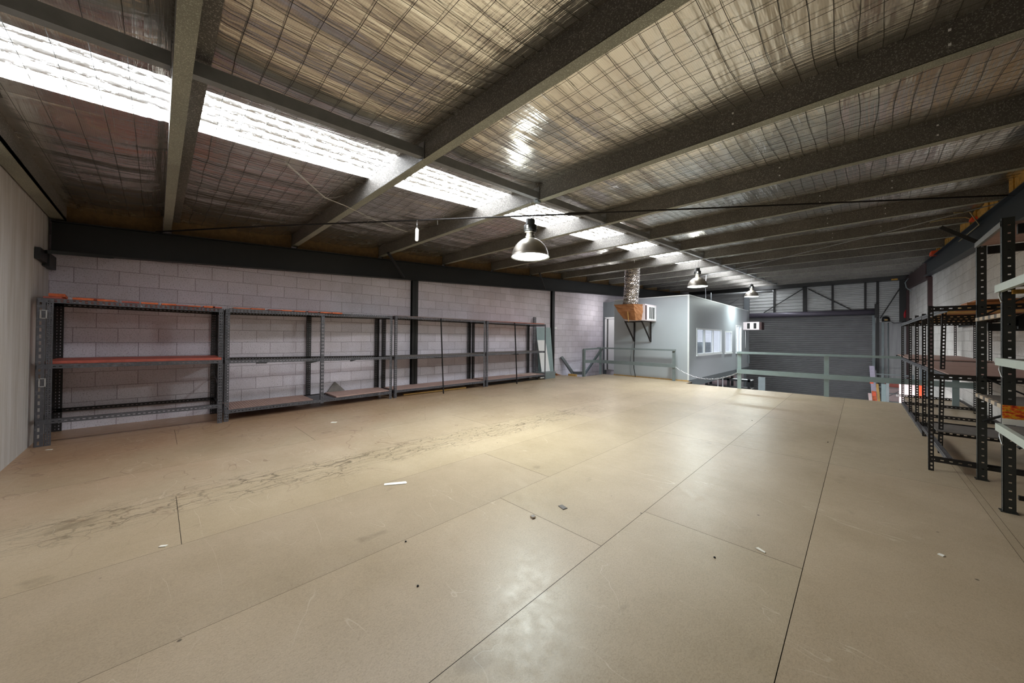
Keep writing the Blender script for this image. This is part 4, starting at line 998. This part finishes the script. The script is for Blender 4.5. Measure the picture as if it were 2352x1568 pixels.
# orange strapping on the right rafter
b = MB(); b.tube([(.9,9.7,3.40),(1.1,9.75,3.43),(1.3,9.8,3.42),(1.42,9.9,3.36),(1.40,9.85,3.30)], .008, 5); tag(b.build('loose_cable', m_cablel), 'cream cable looping over the right rafter', 'cable')
b = MB(); b.tube([(1.0,8.3,3.18),(1.2,8.7,3.25),(1.42,9.6,3.22),(1.42,11.3,3.28)], .008, 5); tag(b.build('loose_cable', m_cablel), 'cream cable running along the top of the right rafter', 'cable')
b = MB(); b.box(1.34,1.44,9.6,9.8,3.32,3.36); b.box(1.36,1.44,9.7,9.82,3.34,3.39); tag(b.build('orange_tag', m_org2), 'orange plastic tag where the cream cable crosses the right rafter', 'tag')
b = MB(); b.box(1.32,1.44,14.0,14.4,3.52,3.60); tag(b.build('orange_tag', m_org2), 'orange plastic scrap on the far part of the right rafter', 'tag')

# ------------------------------------------------------------------ level below, seen past the floor edge
t = thing('storage_rack', (-3.7, 16.5, ZLOW), 'black steel rack with white shelves seen below the office', 'rack')
for xx in (-4.55, -3.75, -3.05):
    for yy in (16.2, 16.8):
        b = MB(); b.box(xx-.04, xx+.04, yy-.04, yy+.04, ZLOW, -.25); b.build('upright', m_black, t)
for z in (-.3, -.62, -1.2, -1.8):
    b = MB(); b.box(-4.6, -3.0, 16.16, 16.24, z-.07, z); b.build('beam', m_black, t)
    board(t, [(-4.6,16.24),(-3.0,16.24),(-3.0,16.8),(-4.6,16.8)], z-.02, .02, m_white)
for xx, lab in ((-4.05,'thin white pole left of the black rack upright under the office'),(-3.88,'thin white pole beside the black rack upright under the office')):
    b = MB(); b.tube([(xx,15.9,ZLOW),(xx,15.9,-.2)], .022, 8); tag(b.build('white_pole', m_white), lab, 'pole')
b = MB(); b.box(-2.55,-2.35,15.0,15.1,ZLOW,-.05); tag(b.build('lower_post', m_raild), 'grey square post on the lower level behind the railing end post', 'post')
b = MB(); b.box(-6.0,-3.9,17.9,18.0,ZLOW,-.2); tag(b.build('pale_sheet', m_pinkw), 'pale panel standing on the lower level behind the black rack', 'panel')
LB = [((.28,.42),19.9,.28,m_lilac,'tallest grey lilac post leaning at the right end of the roller door'),((.40,.47),19.95,.12,m_ang,'narrow grey post beside the tallest leaning post'),((.24,.34),19.7,-.78,m_pinkw,'short pale board with an orange tip leaning lowest'),((.34,.46),19.8,-.70,m_orange,'orange edged board in the leaning group below the railing'),((.44,.54),19.85,-.55,m_pinkw,'pale board leaning next to the galvanised post'),((.46,.53),19.75,-.40,m_timber,'thin timber length among the leaning boards')]
for (xx, yy, zt, mt, lab) in LB:
    b = MB(); b.hexa([(xx[0]+.15,yy-.25,ZLOW),(xx[1]+.15,yy-.25,ZLOW),(xx[1]+.15,yy-.22,ZLOW),(xx[0]+.15,yy-.22,ZLOW),(xx[0],yy,zt),(xx[1],yy,zt),(xx[1],yy+.03,zt-.03),(xx[0],yy+.03,zt-.03)])
    tag(b.build('leaning_board', mt), lab, 'board')
for k, (xx, z) in enumerate(((.29,-.25),(.36,-.72),(.30,-1.05))):
    b = MB(); b.box(xx,xx+.1,19.55,19.58,z-.14,z); tag(b.build('orange_plate', m_org2), ['upper','middle','lowest'][k]+' orange plate among the leaning boards by the roller door', 'plate')
b = MB(); b.box(.60,.72,19.6,19.605,ZLOW,-.38); b.box(.60,.605,19.605,19.66,ZLOW,-.38); b.box(.715,.72,19.605,19.66,ZLOW,-.38); tag(b.build('steel_channel', m_rail), 'pale galvanised channel standing beside the leaning boards', 'channel')
t = thing('pallet_rack', (1.2, 18.5, ZLOW), 'grey pallet rack frame on the lower level with diagonal bracing', 'rack')
for xx, yy in ((.62,20.3),(1.42,20.3),(.62,16.8),(1.42,16.8)):
    b = MB(); b.box(xx,xx+.07,yy,yy+.07,ZLOW,-.02 if yy > 20 else -.1); b.build('upright', m_raild, t)
for z in (-.04,-.55,-.78,-1.1):
    b = MB(); b.box(.45,1.48,20.28,20.31,z-.035,z); b.build('cross_bar', m_raild, t)
for (a_, c_) in (((.8,-.42),(1.4,-.05)), ((.7,-1.0),(1.42,-.42))):
    b = MB(); b.bar((a_[0],20.26,a_[1]),(c_[0],20.26,c_[1]), .02, .045, up=(0,1,0)); b.build('brace', m_ang, t)
b = MB(); b.box(.72,1.5,20.6,20.66,ZLOW,-.40); tag(b.build('pink_board', m_pinkw), 'pinkish white panel behind the lower pallet rack', 'panel')
b = MB(); b.box(.72,1.5,20.5,20.55,-.62,-.42); tag(b.build('orange_beam', m_redtim), 'reddish orange beam above the pinkish panel', 'beam')
b = MB(); b.box(1.02,1.10,12.9,12.94,-.17,.22); tag(b.build('orange_board', m_org2), 'upright orange board seen through the farther black rack', 'board')
b = MB(); b.box(.72,1.02,13.3,13.36,-.3,.30); tag(b.build('pink_board', m_pinkw), 'pale panel seen through the farther black rack', 'panel')
b = MB(); b.box(1.2,1.36,15.0,15.1,ZLOW,.6); tag(b.build('lower_post', m_officed), 'dark grey square post seen through the farther black rack', 'post')

L = bpy.data.lights.new('lower_added_light', 'AREA'); L.shape = 'RECTANGLE'; L.size = 1.2; L.size_y = .3; L.energy = 80; L.color = (1,.97,.97)  # added light hidden under the floor edge, to brighten the level below
lo = bpy.data.objects.new('lower_added_light', L); COL.objects.link(lo); lo.location = (.1, 10.4, -.4); lo.rotation_euler = (math.radians(68), 0, 0)
# ------------------------------------------------------------------ litter and cobwebs
def scrap(name, pts, mat, lab, cat, z=.003, th=.002):
    b = MB(); n_ = len(pts); lo = [b.bm.verts.new((p[0], p[1], z-.002)) for p in pts]; hi = [b.bm.verts.new((p[0], p[1], z+th)) for p in pts]
    b.bm.faces.new(hi); b.bm.faces.new(lo[::-1])
    for i in range(n_): b.bm.faces.new((lo[i], lo[(i+1)%n_], hi[(i+1)%n_], hi[i]))
    tag(b.build(name, mat), lab, cat)
scrap('paper_strip', [(-2.915,1.395),(-2.88,1.375),(-2.80,1.50),(-2.785,1.53),(-2.80,1.545),(-2.83,1.55)], m_paper, 'torn white paper strip lying on the bare floor', 'paper')
scrap('foil_wrapper', [(-1.66,1.875),(-1.63,1.87),(-1.625,1.895),(-1.65,1.905)], m_foild, 'small crumpled foil wrapper on the floor near the board joint', 'wrapper', th=.01)
scrap('grey_scrap', [(-1.62,2.15),(-1.56,2.13),(-1.55,2.17),(-1.61,2.185)], m_shelfgrey, 'flat grey scrap on the floor beyond the foil wrapper', 'scrap')
scrap('paper_scrap', [(-6.33,-.83),(-6.31,-.845),(-6.28,-.80),(-6.30,-.79)], m_paper, 'white scrap on the floor by the left front corner post', 'paper')
scrap('paper_scrap', [(-5.55,1.83),(-5.50,1.80),(-5.46,1.86),(-5.5,1.89)], m_paper, 'white scrap on the floor in front of the second unit', 'paper')
scrap('paper_scrap', [(-2.99,.03),(-2.975,.02),(-2.955,.05),(-2.968,.062)], m_paper, 'small white flecks on the floor beside the left joint', 'paper')
scrap('paper_scrap', [(.33,3.29),(.35,3.275),(.36,3.30),(.34,3.31)], m_paper, 'small white splinters on the floor on the right', 'paper')
scrap('paper_scrap', [(-.45,2.58),(-.40,2.56),(-.40,2.575),(-.44,2.60)], m_paper, 'white sliver on the sheet joint in the foreground right', 'paper')
for k, (x_, y_) in enumerate(((-1.2,6.6),(-.28,5.9),(-2.0,1.1),(-.6,2.3),(-1.6,.95))):
    b = MB(); b.lathe([(0,.0),(.0065,.001),(.005,.006),(0,.007)], (x_, y_, 0), 8)
    tag(b.build('small_nut', m_black), ['small black nut on the floor far from the camera below the railing','black nut on the floor left of the right racks','black speck sized nut near the paper strip','black nut on the foreground sheet right of centre','black nut on the foreground sheet left of centre'][k], 'nut')
b = MB()
WEB = [(-4.15,.90,3.04),(-4.53,1.38,2.92),(-4.57,1.64,2.90),(-4.80,2.05,2.91),(-5.01,2.47,2.93),(-5.158,2.80,2.95)]
for k in range(5):
    o_ = random.uniform(-.015,.015)
    b.tube([(q[0]+o_*(i_ % 3-1)+random.uniform(-.012,.012), q[1]+random.uniform(-.012,.012), q[2]+random.uniform(-.01,.01)) for i_, q in enumerate(WEB)], .0011, 3, cap=False)
for k in range(9):
    a = Vector(WEB[random.choice((1,2,3,4))]); c = a+Vector((random.uniform(-.2,.2), random.uniform(-.2,.2), random.uniform(-.05,.06))); b.tube([a, (a+c)/2+Vector((0,0,-.02)), c], .0008, 3, cap=False)
tag(b.build('cobweb', m_web, normals=False), 'dusty cobweb strands stretched below the roof left of the hanging tag', 'cobweb', kind='stuff')
for k, (x_, y_) in enumerate(((-4.05,3.45),(-4.6,3.0),(-4.3,9.0),(-5.6,8.6))):
    z = zr(y_)+.05; b = MB(); b.tube([(x_,y_,z+.05),(x_+.004,y_,z-.05)], .004, 5)
    tag(b.build('roofing_screw', m_chain), ['roofing screw tip hanging below the foil near the nearest lamp','roofing screw tip below the foil left of the nearest lamp','roofing screw tip near the silver duct','roofing screw tip left of the silver duct'][k], 'screw')
